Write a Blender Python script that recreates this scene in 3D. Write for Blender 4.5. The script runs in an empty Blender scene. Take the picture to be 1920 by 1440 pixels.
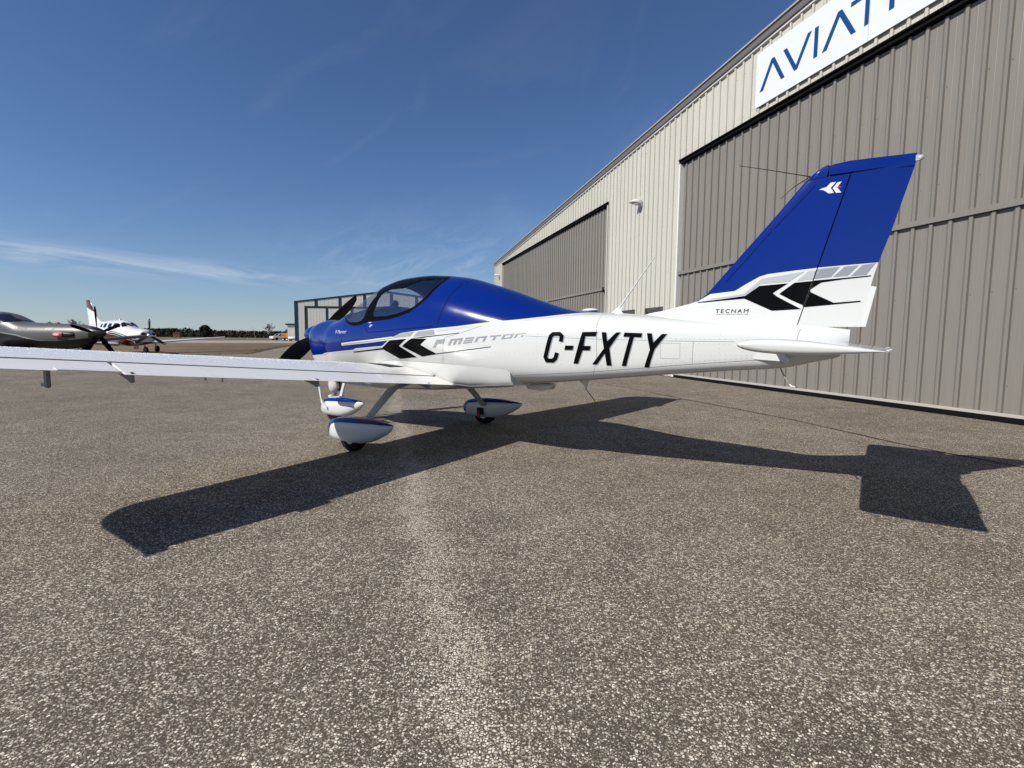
import bpy, bmesh, math, random, json
from mathutils import Vector, Matrix, Euler
import numpy as np
random.seed(7); np.random.seed(7)
SC = bpy.context.scene
COL = SC.collection
PI = math.pi
# ---------------------------------------------------------------- camera
EYE = 1.1635
cam = bpy.data.cameras.new('camera'); camo = bpy.data.objects.new('camera', cam); COL.objects.link(camo)
cam.sensor_width = 36.0; cam.lens = 975.0/1920.0*36.0; cam.clip_end = 6000.0; cam.clip_start = 0.05
PITCH = math.atan(86.7/975.0); ROLL = 0.009
_fw = Vector((0, math.cos(PITCH), -math.sin(PITCH))); _up = Vector((0, math.sin(PITCH), math.cos(PITCH))); _x = Vector((1, 0, 0))
_r = math.cos(ROLL)*_x + math.sin(ROLL)*_up
_u = -math.sin(ROLL)*_x + math.cos(ROLL)*_up
m = Matrix((( _r.x, _u.x, -_fw.x, 0), (_r.y, _u.y, -_fw.y, 0), (_r.z, _u.z, -_fw.z, EYE), (0, 0, 0, 1)))
camo.matrix_world = m
SC.camera = camo
# ---------------------------------------------------------------- light
SUN = Vector((-1.056, -0.600, 1.0)).normalized()      # towards the sun
SUN_EL = math.asin(SUN.z); SUN_AZ = math.atan2(SUN.x, SUN.y)
sl = bpy.data.lights.new('sun', 'SUN'); sl.energy = 5.0; sl.angle = math.radians(0.53); sl.color = (1.0, 0.95, 0.87)
so = bpy.data.objects.new('sun', sl); COL.objects.link(so); so.location = (-30, -20, 40)
so.rotation_euler = SUN.to_track_quat('Z', 'Y').to_euler()
world = bpy.data.worlds.new('World'); SC.world = world; world.use_nodes = True
def build_world():
    nt = world.node_tree; N = nt.nodes; L = nt.links; N.clear()
    out = N.new('ShaderNodeOutputWorld'); bg = N.new('ShaderNodeBackground'); bg.inputs['Strength'].default_value = 0.050
    sky = N.new('ShaderNodeTexSky'); sky.sky_type = 'NISHITA'; sky.sun_disc = False
    sky.sun_elevation = SUN_EL; sky.sun_rotation = SUN_AZ
    sky.altitude = 200; sky.air_density = 1.0; sky.dust_density = 0.0; sky.ozone_density = 4.6
    tc = N.new('ShaderNodeTexCoord'); sep = N.new('ShaderNodeSeparateXYZ'); L.new(tc.outputs['Generated'], sep.inputs[0])
    def M(op, a, b=None, c=None, clamp=False):
        n = N.new('ShaderNodeMath'); n.operation = op; n.use_clamp = clamp
        for i, v in enumerate((a, b, c)):
            if v is None: continue
            if isinstance(v, (int, float)): n.inputs[i].default_value = v
            else: L.new(v, n.inputs[i])
        return n.outputs[0]
    az = M('ARCTAN2', sep.outputs[0], sep.outputs[1]); el = M('ARCSINE', sep.outputs[2])
    def noise(sx, sy, scale, detail, rough, dist, shear=0.0, off=0.0):
        cb = N.new('ShaderNodeCombineXYZ')
        L.new(M('MULTIPLY', az, sx), cb.inputs[0]); L.new(M('MULTIPLY_ADD', el, sy, M('MULTIPLY', az, shear)), cb.inputs[1]); cb.inputs[2].default_value = off
        n = N.new('ShaderNodeTexNoise'); n.inputs['Scale'].default_value = scale; n.inputs['Detail'].default_value = detail
        n.inputs['Roughness'].default_value = rough; n.inputs['Distortion'].default_value = dist
        L.new(cb.outputs[0], n.inputs['Vector']); return n.outputs[0]
    def gauss(x, c, w):       # exp(-((x-c)/w)^2)
        t = M('DIVIDE', M('SUBTRACT', x, c), w); return M('EXPONENT', M('MULTIPLY', M('MULTIPLY', t, t), -1.0))
    # long low cirrus bank on the left, feathered wisps right of it, faint streaks all round at that height
    bank = M('MULTIPLY', gauss(M('ADD', el, M('MULTIPLY', az, 0.030)), 0.088, 0.0145), M('MULTIPLY', M('SUBTRACT', noise(5, 40, 1.0, 6, .62, 1.2, 2.0, 3.1), .40), 3.2), clamp=True)
    bank = M('MULTIPLY', bank, gauss(az, -0.72, 0.42))
    wisp = M('MULTIPLY', gauss(el, 0.135, 0.055), M('MULTIPLY', M('SUBTRACT', noise(9, 22, 1.0, 8, .68, 1.8, -10.0, 7.7), .46), 2.6), clamp=True)
    wisp = M('MULTIPLY', wisp, gauss(az, -0.13, 0.22))
    veil = M('MULTIPLY', M('SUBTRACT', noise(3, 6, 1.0, 7, .6, 1.0, -2.5, 1.2), .52), 1.3, clamp=True)
    veil = M('MULTIPLY', veil, gauss(el, 0.30, 0.30))
    tot = M('ADD', M('ADD', M('MULTIPLY', bank, .60), M('MULTIPLY', wisp, .34)), M('MULTIPLY', veil, .16), clamp=True)
    mix = N.new('ShaderNodeMix'); mix.data_type = 'RGBA'
    clear = N.new('ShaderNodeMix'); clear.data_type = 'RGBA'; clear.blend_type = 'MULTIPLY'; clear.inputs['Factor'].default_value = 1.0
    L.new(sky.outputs[0], clear.inputs['A']); clear.inputs['B'].default_value = (1.09, 1.22, 1.46, 1)
    L.new(tot, mix.inputs['Factor']); L.new(clear.outputs['Result'], mix.inputs['A']); mix.inputs['B'].default_value = (11.5, 12.6, 13.6, 1)
    hz = N.new('ShaderNodeMix'); hz.data_type = 'RGBA'        # pale moist air low over the horizon, all the way round
    L.new(M('MULTIPLY', M('EXPONENT', M('MULTIPLY', M('ABSOLUTE', el), -13.0)), .34), hz.inputs['Factor']); L.new(mix.outputs['Result'], hz.inputs['A']); hz.inputs['B'].default_value = (7.4, 8.5, 9.8, 1)
    L.new(hz.outputs['Result'], bg.inputs['Color']); L.new(bg.outputs[0], out.inputs[0])
build_world()
SC.view_settings.view_transform = 'Standard'; SC.view_settings.look = 'None'
SC.view_settings.exposure = 0.33; SC.view_settings.gamma = 1.0; SC.view_settings.use_curve_mapping = False
SC.render.engine = 'CYCLES'
SC.cycles.max_bounces = 8; SC.cycles.transparent_max_bounces = 16; SC.cycles.glossy_bounces = 4
SC.cycles.use_denoising = True
# ---------------------------------------------------------------- materials
def new_mat(name):
    mt = bpy.data.materials.new(name); mt.use_nodes = True
    nt = mt.node_tree; nt.nodes.clear()
    o = nt.nodes.new('ShaderNodeOutputMaterial'); b = nt.nodes.new('ShaderNodeBsdfPrincipled')
    nt.links.new(b.outputs[0], o.inputs[0]); return mt, nt, b
def nmath(nt, op, a, b=None, c=None, clamp=False):
    n = nt.nodes.new('ShaderNodeMath'); n.operation = op; n.use_clamp = clamp
    for i, v in enumerate((a, b, c)):
        if v is None: continue
        if isinstance(v, (int, float)): n.inputs[i].default_value = v
        else: nt.links.new(v, n.inputs[i])
    return n.outputs[0]
def nmix(nt, f, a, b):
    n = nt.nodes.new('ShaderNodeMix'); n.data_type = 'RGBA'
    for k, v in (('Factor', f), ('A', a), ('B', b)):
        if isinstance(v, (int, float)): n.inputs[k].default_value = v
        elif isinstance(v, (tuple, list)): n.inputs[k].default_value = (*v[:3], 1)
        else: nt.links.new(v, n.inputs[k])
    return n.outputs['Result']
def nnoise(nt, vec, scale, detail=4, rough=.55, dist=0.0):
    n = nt.nodes.new('ShaderNodeTexNoise'); n.inputs['Scale'].default_value = scale; n.inputs['Detail'].default_value = detail
    n.inputs['Roughness'].default_value = rough; n.inputs['Distortion'].default_value = dist
    if vec is not None: nt.links.new(vec, n.inputs['Vector'])
    return n.outputs[0]
def nobj(nt):
    return nt.nodes.new('ShaderNodeTexCoord').outputs['Object']
def nbump(nt, bsdf, h, strength, dist):
    b = nt.nodes.new('ShaderNodeBump'); b.inputs['Strength'].default_value = strength; b.inputs['Distance'].default_value = dist
    nt.links.new(h, b.inputs['Height']); nt.links.new(b.outputs[0], bsdf.inputs['Normal'])
def nscale(nt, vec, s):
    n = nt.nodes.new('ShaderNodeMapping'); n.inputs['Scale'].default_value = s; nt.links.new(vec, n.inputs['Vector']); return n.outputs[0]
def ramp(nt, f, a, b):      # clamp((f-a)/(b-a))
    n = nt.nodes.new('ShaderNodeMapRange'); n.interpolation_type = 'SMOOTHSTEP'
    n.inputs['From Min'].default_value = a; n.inputs['From Max'].default_value = b
    nt.links.new(f, n.inputs['Value']); return n.outputs[0]
MATS = {}
def simple(name, col, rough=.5, metal=0.0, coat=0.0, var=.06, nscl=6.0, bump=0.0, bscl=60.0, spec=.5):
    if name in MATS: return MATS[name]
    mt, nt, b = new_mat(name); v = nobj(nt)
    f = nnoise(nt, v, nscl, 5, .6)
    c0 = tuple(max(0, c*(1-var)) for c in col); c1 = tuple(min(1, c*(1+var)) for c in col)
    nt.links.new(nmix(nt, f, c0, c1), b.inputs['Base Color'])
    b.inputs['Roughness'].default_value = rough; b.inputs['Metallic'].default_value = metal
    b.inputs['Coat Weight'].default_value = coat; b.inputs['Coat Roughness'].default_value = .03
    b.inputs['Specular IOR Level'].default_value = spec
    if bump: nbump(nt, b, nnoise(nt, v, bscl, 3, .5), bump, .004)
    MATS[name] = mt; return mt
WHITE = (.555, .565, .555); BLUE = (.0012, .014, .155); BLACK = (.0035, .0035, .004); GREY = (.27, .283, .295)
white_paint = simple('white_paint', WHITE, .22, coat=.7, var=.02, nscl=3, bump=.02, bscl=4)
black_paint = simple('black_paint', BLACK, .22, coat=.0, spec=.04)
grey_paint = simple('grey_paint', GREY, .3, coat=.4)
pale_grey_paint = simple('pale_grey_paint', (.47, .48, .49), .3, coat=.4)
blue_paint = simple('blue_paint', BLUE, .10, coat=.3, var=.03, spec=.3)
dark_trim = simple('dark_trim', (.009, .009, .0095), .55, spec=.15)
seam_dark = simple('seam_dark', (.13, .13, .135), .6, spec=.1)
seam_blue = simple('seam_blue', (.0008, .002, .012), .6, spec=.05)
rubber = simple('rubber', (.010, .010, .010), .85, spec=.1)
def two_tone(name, pts, x0, x1, z0, z1, above, below, rough=.12):
    """above/below paint split by the piecewise line z(x) of the thing's own side view"""
    mt, nt, b = new_mat(name); v = nobj(nt)
    sp = nt.nodes.new('ShaderNodeSeparateXYZ'); nt.links.new(v, sp.inputs[0])
    fx = nmath(nt, 'DIVIDE', nmath(nt, 'SUBTRACT', sp.outputs[0], x0), x1-x0, clamp=True)
    fc = nt.nodes.new('ShaderNodeFloatCurve'); cm = fc.mapping; cv = cm.curves[0]
    P = sorted([((x-x0)/(x1-x0), (z-z0)/(z1-z0)) for x, z in pts])
    P = [(min(max(a, 0), 1), min(max(c, 0), 1)) for a, c in P]
    if P[0][0] > 0: P.insert(0, (0.0, P[0][1]))
    if P[-1][0] < 1: P.append((1.0, P[-1][1]))
    while len(cv.points) < len(P): cv.points.new(.5, .5)
    for q, p in zip(cv.points, P): q.location = p; q.handle_type = 'VECTOR'
    cm.update(); nt.links.new(fx, fc.inputs['Value'])
    zl = nmath(nt, 'MULTIPLY_ADD', fc.outputs[0], z1-z0, z0)
    d = nmath(nt, 'SUBTRACT', sp.outputs[2], zl)
    f = nmath(nt, 'GREATER_THAN', d, 0.0)
    n = nnoise(nt, v, 3.0, 4, .6)
    lo = nmix(nt, n, tuple(c*.98 for c in below), below); hi = nmix(nt, n, tuple(c*.96 for c in above), above)
    nt.links.new(nmix(nt, f, lo, hi), b.inputs['Base Color'])
    b.inputs['Roughness'].default_value = rough; b.inputs['Specular IOR Level'].default_value = .35; b.inputs['Coat Weight'].default_value = .35; b.inputs['Coat Roughness'].default_value = .02
    nbump(nt, b, nnoise(nt, v, 2.2, 2, .5), .05, .02)
    return mt
def glass_mat(name, tint, refl=1.0):
    mt = bpy.data.materials.new(name); mt.use_nodes = True; nt = mt.node_tree; nt.nodes.clear()
    o = nt.nodes.new('ShaderNodeOutputMaterial'); mx = nt.nodes.new('ShaderNodeMixShader')
    t = nt.nodes.new('ShaderNodeBsdfTransparent'); g = nt.nodes.new('ShaderNodeBsdfGlossy')
    t.inputs[0].default_value = (*tint, 1); g.inputs['Roughness'].default_value = .01; g.inputs[0].default_value = (.95, .97, 1, 1)
    fr = nt.nodes.new('ShaderNodeFresnel'); fr.inputs[0].default_value = 1.45
    f = nmath(nt, 'MULTIPLY', fr.outputs[0], refl, clamp=True)
    nt.links.new(f, mx.inputs[0]); nt.links.new(t.outputs[0], mx.inputs[1]); nt.links.new(g.outputs[0], mx.inputs[2])
    nt.links.new(mx.outputs[0], o.inputs[0]); return mt
canopy_glass = glass_mat('canopy_glass', (.955, .962, .965), .28)
roof_glass = glass_mat('tinted_glass', (.10, .13, .14), 1.0)
# ---------------------------------------------------------------- mesh helpers
class MB:
    def __init__(s): s.v = []; s.f = []; s.mi = []
    def add(s, vs, fs, mi=0):
        o = len(s.v); s.v.extend([tuple(p) for p in vs]); s.f.extend([tuple(i+o for i in f) for f in fs]); s.mi.extend([mi]*len(fs)); return s
    def box(s, a, b, mi=0):
        x0, y0, z0 = a; x1, y1, z1 = b
        return s.add([(x0,y0,z0),(x1,y0,z0),(x1,y1,z0),(x0,y1,z0),(x0,y0,z1),(x1,y0,z1),(x1,y1,z1),(x0,y1,z1)],
              [(0,3,2,1),(4,5,6,7),(0,1,5,4),(1,2,6,5),(2,3,7,6),(3,0,4,7)], mi)
    def loft(s, rings, closed=True, cap=True, mi=0):
        n = len(rings[0]); vs = [p for r in rings for p in r]; fs = []
        for i in range(len(rings)-1):
            for j in range(n if closed else n-1):
                k = (j+1) % n; fs.append((i*n+j, i*n+k, (i+1)*n+k, (i+1)*n+j))
        if cap and closed: fs.append(tuple(range(n-1, -1, -1))); fs.append(tuple((len(rings)-1)*n+j for j in range(n)))
        return s.add(vs, fs, mi)
    def tube(s, pts, r, seg=8, mi=0, cap=True):
        pts = [Vector(p) for p in pts]; rs = r if isinstance(r, (list, tuple)) else [r]*len(pts); rings = []
        for i, p in enumerate(pts):
            d = (pts[min(i+1, len(pts)-1)]-pts[max(i-1, 0)]).normalized()
            a = d.orthogonal().normalized() if i == 0 else (a - d*a.dot(d)).normalized()
            b = d.cross(a); rings.append([p+(a*math.cos(t)+b*math.sin(t))*rs[i] for t in [2*PI*k/seg for k in range(seg)]])
        return s.loft(rings, True, cap, mi)
    def prism(s, poly, axis, lo, hi, mi=0):
        """polygon in the two other axes, pushed along axis from lo to hi"""
        def P(p, h): return {'x': (h, p[0], p[1]), 'y': (p[0], h, p[1]), 'z': (p[0], p[1], h)}[axis]
        n = len(poly); vs = [P(p, lo) for p in poly]+[P(p, hi) for p in poly]
        fs = [(i, (i+1) % n, n+(i+1) % n, n+i) for i in range(n)]+[tuple(range(n-1, -1, -1)), tuple(range(n, 2*n))]
        return s.add(vs, fs, mi)
    def ellipsoid(s, c, r, nu=16, nv=10, mi=0):
        rings = []
        for i in range(nv+1):
            t = PI*i/nv; q = max(math.sin(t), 1e-3); rings.append([(c[0]+r[0]*q*math.cos(2*PI*j/nu), c[1]+r[1]*q*math.sin(2*PI*j/nu), c[2]+r[2]*math.cos(t)) for j in range(nu)])
        return s.loft(rings, True, True, mi)
    def mesh(s, name, mats, smooth=False, fix=True):
        me = bpy.data.meshes.new(name); me.from_pydata(s.v, [], s.f)
        mats = mats if isinstance(mats, (list, tuple)) else [mats]
        for m_ in mats: me.materials.append(m_)
        me.polygons.foreach_set('material_index', s.mi); me.update()
        if fix:
            bm = bmesh.new(); bm.from_mesh(me); bmesh.ops.recalc_face_normals(bm, faces=bm.faces); bm.to_mesh(me); bm.free()
        if smooth: me.polygons.foreach_set('use_smooth', [True]*len(me.polygons)); auto_smooth(me, smooth if isinstance(smooth, float) else .7)
        return me
    def build(s, name, mats, parent=None, smooth=False, fix=True, loc=None, rot=None):
        return link(name, s.mesh(name, mats, smooth, fix), parent, loc, rot)
def auto_smooth(me, ang):
    bm = bmesh.new(); bm.from_mesh(me)
    for e in bm.edges:
        if len(e.link_faces) == 2 and e.calc_face_angle(0) > ang: e.smooth = False
    bm.to_mesh(me); bm.free()
def link(name, me, parent=None, loc=None, rot=None):
    o = bpy.data.objects.new(name, me); COL.objects.link(o)
    if parent is not None: o.parent = parent
    if loc is not None: o.location = loc
    if rot is not None: o.rotation_euler = rot
    return o
def tag(o, label=None, cat=None, group=None, kind=None):
    if label: o['label'] = label
    if cat: o['category'] = cat
    if group: o['group'] = group
    if kind: o['kind'] = kind
    return o
def thing(name, label, cat, loc=(0,0,0), rotz=0.0, group=None):
    o = bpy.data.objects.new(name, None); COL.objects.link(o); o.empty_display_size = .2
    o.location = loc; o.rotation_euler = (0, 0, rotz); return tag(o, label, cat, group)
def boolean(a, b, op):
    """a, b meshes -> new mesh"""
    oa = link('tmp_a', a); ob = link('tmp_b', b)
    md = oa.modifiers.new('b', 'BOOLEAN'); md.object = ob; md.operation = op; md.solver = 'EXACT'
    dg = bpy.context.evaluated_depsgraph_get(); me = bpy.data.meshes.new_from_object(oa.evaluated_get(dg))
    bpy.data.objects.remove(oa); bpy.data.objects.remove(ob); return me
def pchip(xs, ys):
    n = len(xs); h = [xs[i+1]-xs[i] for i in range(n-1)]; d = [(ys[i+1]-ys[i])/h[i] for i in range(n-1)]; mm = [0.0]*n
    mm[0], mm[-1] = d[0], d[-1]
    for i in range(1, n-1):
        if d[i-1]*d[i] > 0:
            w1 = 2*h[i]+h[i-1]; w2 = h[i]+2*h[i-1]; mm[i] = (w1+w2)/(w1/d[i-1]+w2/d[i])
    def f(x):
        i = 0
        while i < n-2 and x > xs[i+1]: i += 1
        t = min(max((x-xs[i])/h[i], 0), 1)
        return (2*t**3-3*t**2+1)*ys[i]+(t**3-2*t**2+t)*h[i]*mm[i]+(-2*t**3+3*t**2)*ys[i+1]+(t**3-t**2)*h[i]*mm[i+1]
    return f
def lerp_tab(tab, x):
    if x <= tab[0][0]: return tab[0][1]
    for (a, b), (c, d) in zip(tab, tab[1:]):
        if x <= c: return b+(d-b)*(x-a)/(c-a)
    return tab[-1][1]
# ================================================================ ground
def asphalt_mat():
    mt, nt, b = new_mat('chipseal_asphalt'); v = nobj(nt)
    wn = nt.nodes.new('ShaderNodeTexNoise'); wn.inputs['Scale'].default_value = 45; wn.inputs['Detail'].default_value = 3; wn.inputs['Roughness'].default_value = .65; nt.links.new(v, wn.inputs['Vector'])
    vm = nt.nodes.new('ShaderNodeVectorMath'); vm.operation = 'MULTIPLY_ADD'; nt.links.new(wn.outputs['Color'], vm.inputs[0]); vm.inputs[1].default_value = (.016, .016, 0); nt.links.new(v, vm.inputs[2]); warp = vm.outputs[0]
    def layer(scale, off):
        """angular chips: random id per cell and distance to the cell edge"""
        mp = nt.nodes.new('ShaderNodeMapping'); mp.inputs['Location'].default_value = (off, off*.7, 0); mp.inputs['Rotation'].default_value = (0, 0, off); nt.links.new(warp, mp.inputs['Vector'])
        n = nt.nodes.new('ShaderNodeTexVoronoi'); n.voronoi_dimensions = '2D'; n.feature = 'F1'; n.inputs['Scale'].default_value = scale; nt.links.new(mp.outputs[0], n.inputs['Vector'])
        e = nt.nodes.new('ShaderNodeTexVoronoi'); e.voronoi_dimensions = '2D'; e.feature = 'DISTANCE_TO_EDGE'; e.inputs['Scale'].default_value = scale; nt.links.new(mp.outputs[0], e.inputs['Vector'])
        s = nt.nodes.new('ShaderNodeSeparateColor'); nt.links.new(n.outputs['Color'], s.inputs[0]); return s.outputs[0], s.outputs[1], s.outputs[2], e.outputs['Distance'], n.outputs['Distance']
    fine = nnoise(nt, v, 380, 4, .75); big = nnoise(nt, v, .45, 6, .62); mid = nnoise(nt, v, 2.6, 5, .62)
    # wheel-worn pale track that runs away from the viewer, uneven at its sides
    sp = nt.nodes.new('ShaderNodeSeparateXYZ'); nt.links.new(v, sp.inputs[0])
    line = nmath(nt, 'ADD', nmath(nt, 'MULTIPLY', sp.outputs[1], .251), nmath(nt, 'SUBTRACT', sp.outputs[0], .235))
    line = nmath(nt, 'ADD', line, nmath(nt, 'MULTIPLY', nmath(nt, 'SUBTRACT', nnoise(nt, v, 1.6, 5, .65), .5), .55))
    tr = nmath(nt, 'DIVIDE', line, .125); tr = nmath(nt, 'EXPONENT', nmath(nt, 'MULTIPLY', nmath(nt, 'MULTIPLY', tr, tr), -1.0))
    worn = nmath(nt, 'ADD', nmath(nt, 'MULTIPLY', tr, .09), nmath(nt, 'MULTIPLY', nmath(nt, 'SUBTRACT', big, .5), .50))
    worn = nmath(nt, 'ADD', worn, nmath(nt, 'MULTIPLY', nmath(nt, 'SUBTRACT', mid, .5), .42))
    binder = nmix(nt, ramp(nt, fine, .32, .70), (.028, .023, .0175), (.138, .116, .088))
    binder = nmix(nt, nmath(nt, 'MULTIPLY', ramp(nt, mid, .35, .7), .35), binder, (.110, .093, .071))
    col = binder; hs = None
    for scale, off, lo, hi, cut, c0, c1 in ((215, 2.1, .42, .64, .18, (.17, .145, .110), (.36, .315, .247)), (142, .9, .48, .68, .20, (.25, .216, .166), (.60, .536, .432)), (100, 0.0, .62, .78, .22, (.46, .407, .322), (.86, .789, .668))):
        r, g, bl, ed, fd = layer(scale, off)
        pick = ramp(nt, nmath(nt, 'ADD', r, worn if scale > 120 else nmath(nt, 'MULTIPLY_ADD', tr, .38, worn)), lo, hi)
        edge = nmath(nt, 'SUBTRACT', ed, nmath(nt, 'MULTIPLY_ADD', bl, cut, .03)); msk = nmath(nt, 'MULTIPLY', ramp(nt, edge, .0, .05), nmath(nt, 'SUBTRACT', 1.0, ramp(nt, fd, .40, .50)))
        m_ = nmath(nt, 'MULTIPLY', pick, msk)
        tint = nmix(nt, g, c0, c1); col = nmix(nt, m_, col, tint)
        h = nmath(nt, 'MULTIPLY', nmath(nt, 'MULTIPLY', msk, nmath(nt, 'MULTIPLY_ADD', g, .6, .4)), pick); hs = h if hs is None else nmath(nt, 'MAXIMUM', hs, h)
    dirt = ramp(nt, nnoise(nt, v, .8, 6, .68), .50, .78); col = nmix(nt, nmath(nt, 'MULTIPLY', dirt, .18), col, (.066, .058, .049))
    nt.links.new(col, b.inputs['Base Color']); b.inputs['Roughness'].default_value = .92; b.inputs['Specular IOR Level'].default_value = .12
    nbump(nt, b, nmath(nt, 'ADD', nmath(nt, 'MULTIPLY', hs, .8), nmath(nt, 'MULTIPLY', fine, .6)), .75, .0035)
    return mt
def ground_mat(name, c0, c1, c2, s):
    mt, nt, b = new_mat(name); v = nobj(nt)
    n1 = nnoise(nt, v, s*.05, 6, .65); n2 = nnoise(nt, nscale(nt, v, (1, .35, 1)), s, 5, .7); n3 = nnoise(nt, v, s*12, 3, .7)
    col = nmix(nt, ramp(nt, n2, .35, .68), c0, c1); col = nmix(nt, ramp(nt, n1, .40, .66), col, c2); col = nmix(nt, nmath(nt, 'MULTIPLY', n3, .45), col, tuple(x*.5 for x in c0))
    nt.links.new(col, b.inputs['Base Color']); b.inputs['Roughness'].default_value = .95; b.inputs['Specular IOR Level'].default_value = .1
    nbump(nt, b, n3, .8, .05); return mt
def sheet(name, poly, z, mat, kind='structure'):
    o = MB().add([(x, y, z) for x, y in poly], [tuple(range(len(poly)))]).build(name, mat); 
    return tag(o, kind=kind)
grass_m = ground_mat('dry_grass', (.165, .122, .074), (.27, .205, .122), (.105, .082, .052), 1.2)
conc_m = ground_mat('pale_concrete', (.33, .315, .29), (.37, .355, .325), (.29, .275, .25), .6)
sheet('ground', [(-2500, -600), (2500, -600), (2500, 4500), (-2500, 4500)], -.035, grass_m)
sheet('taxiway', [(-34.7, 84.6), (-20, 76), (40, 76), (60, 131), (-53, 131), (-72, 108), (-130, 100), (-420, 100), (-420, 60), (-120, 62), (-51, 75.4)], -.018, conc_m)
apron = sheet('apron', [(-420, -160), (120, -160), (120, 79), (-31, 79), (-27.5, 65), (-24, 55.7), (-21.4, 47.3), (-19.3, 41), (-17.6, 36.2), (-16.3, 32.4), (-17.6, 30.6), (-22, 29.6), (-30, 30.4), (-60, 34), (-420, 46)], 0.0, asphalt_mat())
# grass fringe that spills over the edge of the paving
def grass_fringe():
    mb = MB(); line = [(-27.5, 65), (-24, 55.7), (-21.4, 47.3), (-19.3, 41), (-17.6, 36.2), (-16.3, 32.4), (-17.6, 30.6), (-22, 29.6), (-30, 30.4), (-60, 34)]
    for a, b in zip(line, line[1:]):
        a, b = Vector(a), Vector(b); n = int((b-a).length*26); d = (b-a).normalized(); q = Vector((-d.y, d.x))
        for k in range(n):
            p = a+(b-a)*random.random() - q*random.uniform(-.25, 1.6)*(-1 if False else 1)*random.random()
            h = random.uniform(.02, .065); w = random.uniform(.01, .03); t = random.uniform(0, PI); l = Vector((math.cos(t), math.sin(t)))
            lean = Vector((random.uniform(-.05, .05), random.uniform(-.05, .05)))
            mb.add([(p.x-l.x*w, p.y-l.y*w, -.03), (p.x+l.x*w, p.y+l.y*w, -.03), (p.x+lean.x, p.y+lean.y, h)], [(0, 1, 2)])
    tag(mb.build('grass', grass_m, fix=False), kind='stuff')
grass_fringe()
# tar-sealed joints in the paving
def joint(line, w0):
    mb = MB(); pts = []
    for a, b in zip(line, line[1:]):
        n = max(2, int((Vector(b)-Vector(a)).length/.25))
        for k in range(n): pts.append(Vector(a).lerp(Vector(b), k/n))
    pts.append(Vector(line[-1])); vs = []
    for i, p in enumerate(pts):
        d = (pts[min(i+1, len(pts)-1)]-pts[max(i-1, 0)]).normalized(); q = Vector((-d.y, d.x)); o = q*random.uniform(-.012, .012); w = w0*random.uniform(.55, 1.25)
        vs += [(p.x+o.x+q.x*w, p.y+o.y+q.y*w, .004), (p.x+o.x-q.x*w, p.y+o.y-q.y*w, .004)]
    mb.add(vs, [(2*i, 2*i+1, 2*i+3, 2*i+2) for i in range(len(pts)-1)])
    tag(mb.build('pavement_joint', simple('tar_joint', (.016, .013, .011), .85, spec=.1)), kind='structure')
joint([(2.36, 13.32), (3.02, 11.4), (3.35, 10.03), (3.61, 9.25), (4.11, 7.62), (4.36, 6.16), (4.53, 5.43), (4.76, 4.82), (5.0, 3.4), (5.1, 1.0)], .016)
joint([(2.36, 13.32), (2.88, 13.53), (5.07, 14.09)], .014)
joint([(2.36, 13.32), (1.9, 15.2), (1.2, 19)], .008)
joint([(-12.6, 10.0), (-12.41, 12.55), (-12.5, 13.4), (-13.0, 15.32), (-13.15, 16.83), (-13.6, 20)], .02)
joint([(-14.5, 12.2), (-12.45, 12.6)], .018)
# ================================================================ the long metal hangar on the right
HB = (7.197, 7.268, 0.0); HR = math.atan2(.968, -.253)
hangar = thing('hangar', 'long beige ribbed metal hangar with grey bifold doors along the right', 'hangar', HB, HR)
P0, PH = .299, .27
PROF = [(0, 0), (.005, .038), (.050, .038), (.104, 0), (.195, 0), (.200, .0022), (.206, 0), (.299, 0)]
def zroof(s):
    s = abs(s-.15)+.15
    return 6.755+(33.6-s)*.0528
def sheet_metal(name, col, rough=.42):
    mt, nt, b = new_mat(name); v = nobj(nt)
    g = nt.nodes.new('ShaderNodeNewGeometry'); oi = nt.nodes.new('ShaderNodeObjectInfo')
    n = nnoise(nt, nscale(nt, v, (9, 9, .5)), 1.0, 5, .65); n2 = nnoise(nt, nscale(nt, v, (30, 30, 1.6)), 1.0, 3, .6)
    f = nmath(nt, 'MULTIPLY_ADD', n2, .5, nmath(nt, 'MULTIPLY', n, .5))
    c = nmix(nt, ramp(nt, f, .3, .7), tuple(x*.93 for x in col), tuple(min(1, x*1.05) for x in col))
    c = nmix(nt, nmath(nt, 'MULTIPLY', oi.outputs['Random'], .10), c, tuple(x*.55 for x in col))
    nt.links.new(c, b.inputs['Base Color']); b.inputs['Roughness'].default_value = rough; b.inputs['Specular IOR Level'].default_value = .4
    nbump(nt, b, nnoise(nt, nscale(nt, v, (2.2, 2.2, .7)), 1.0, 4, .55), .30, .03); return mt
beige = sheet_metal('beige_siding', (.445, .435, .385)); taupe = sheet_metal('grey_brown_siding', (.178, .166, .148))
beige_trim = simple('beige_trim', (.46, .445, .40), .45); fascia_m = simple('bronze_fascia', (.115, .106, .097), .4)
seal_m = simple('black_seal', (.006, .006, .006), .7, spec=.05); white_trim = simple('white_trim', (.60, .595, .57), .45)
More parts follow.
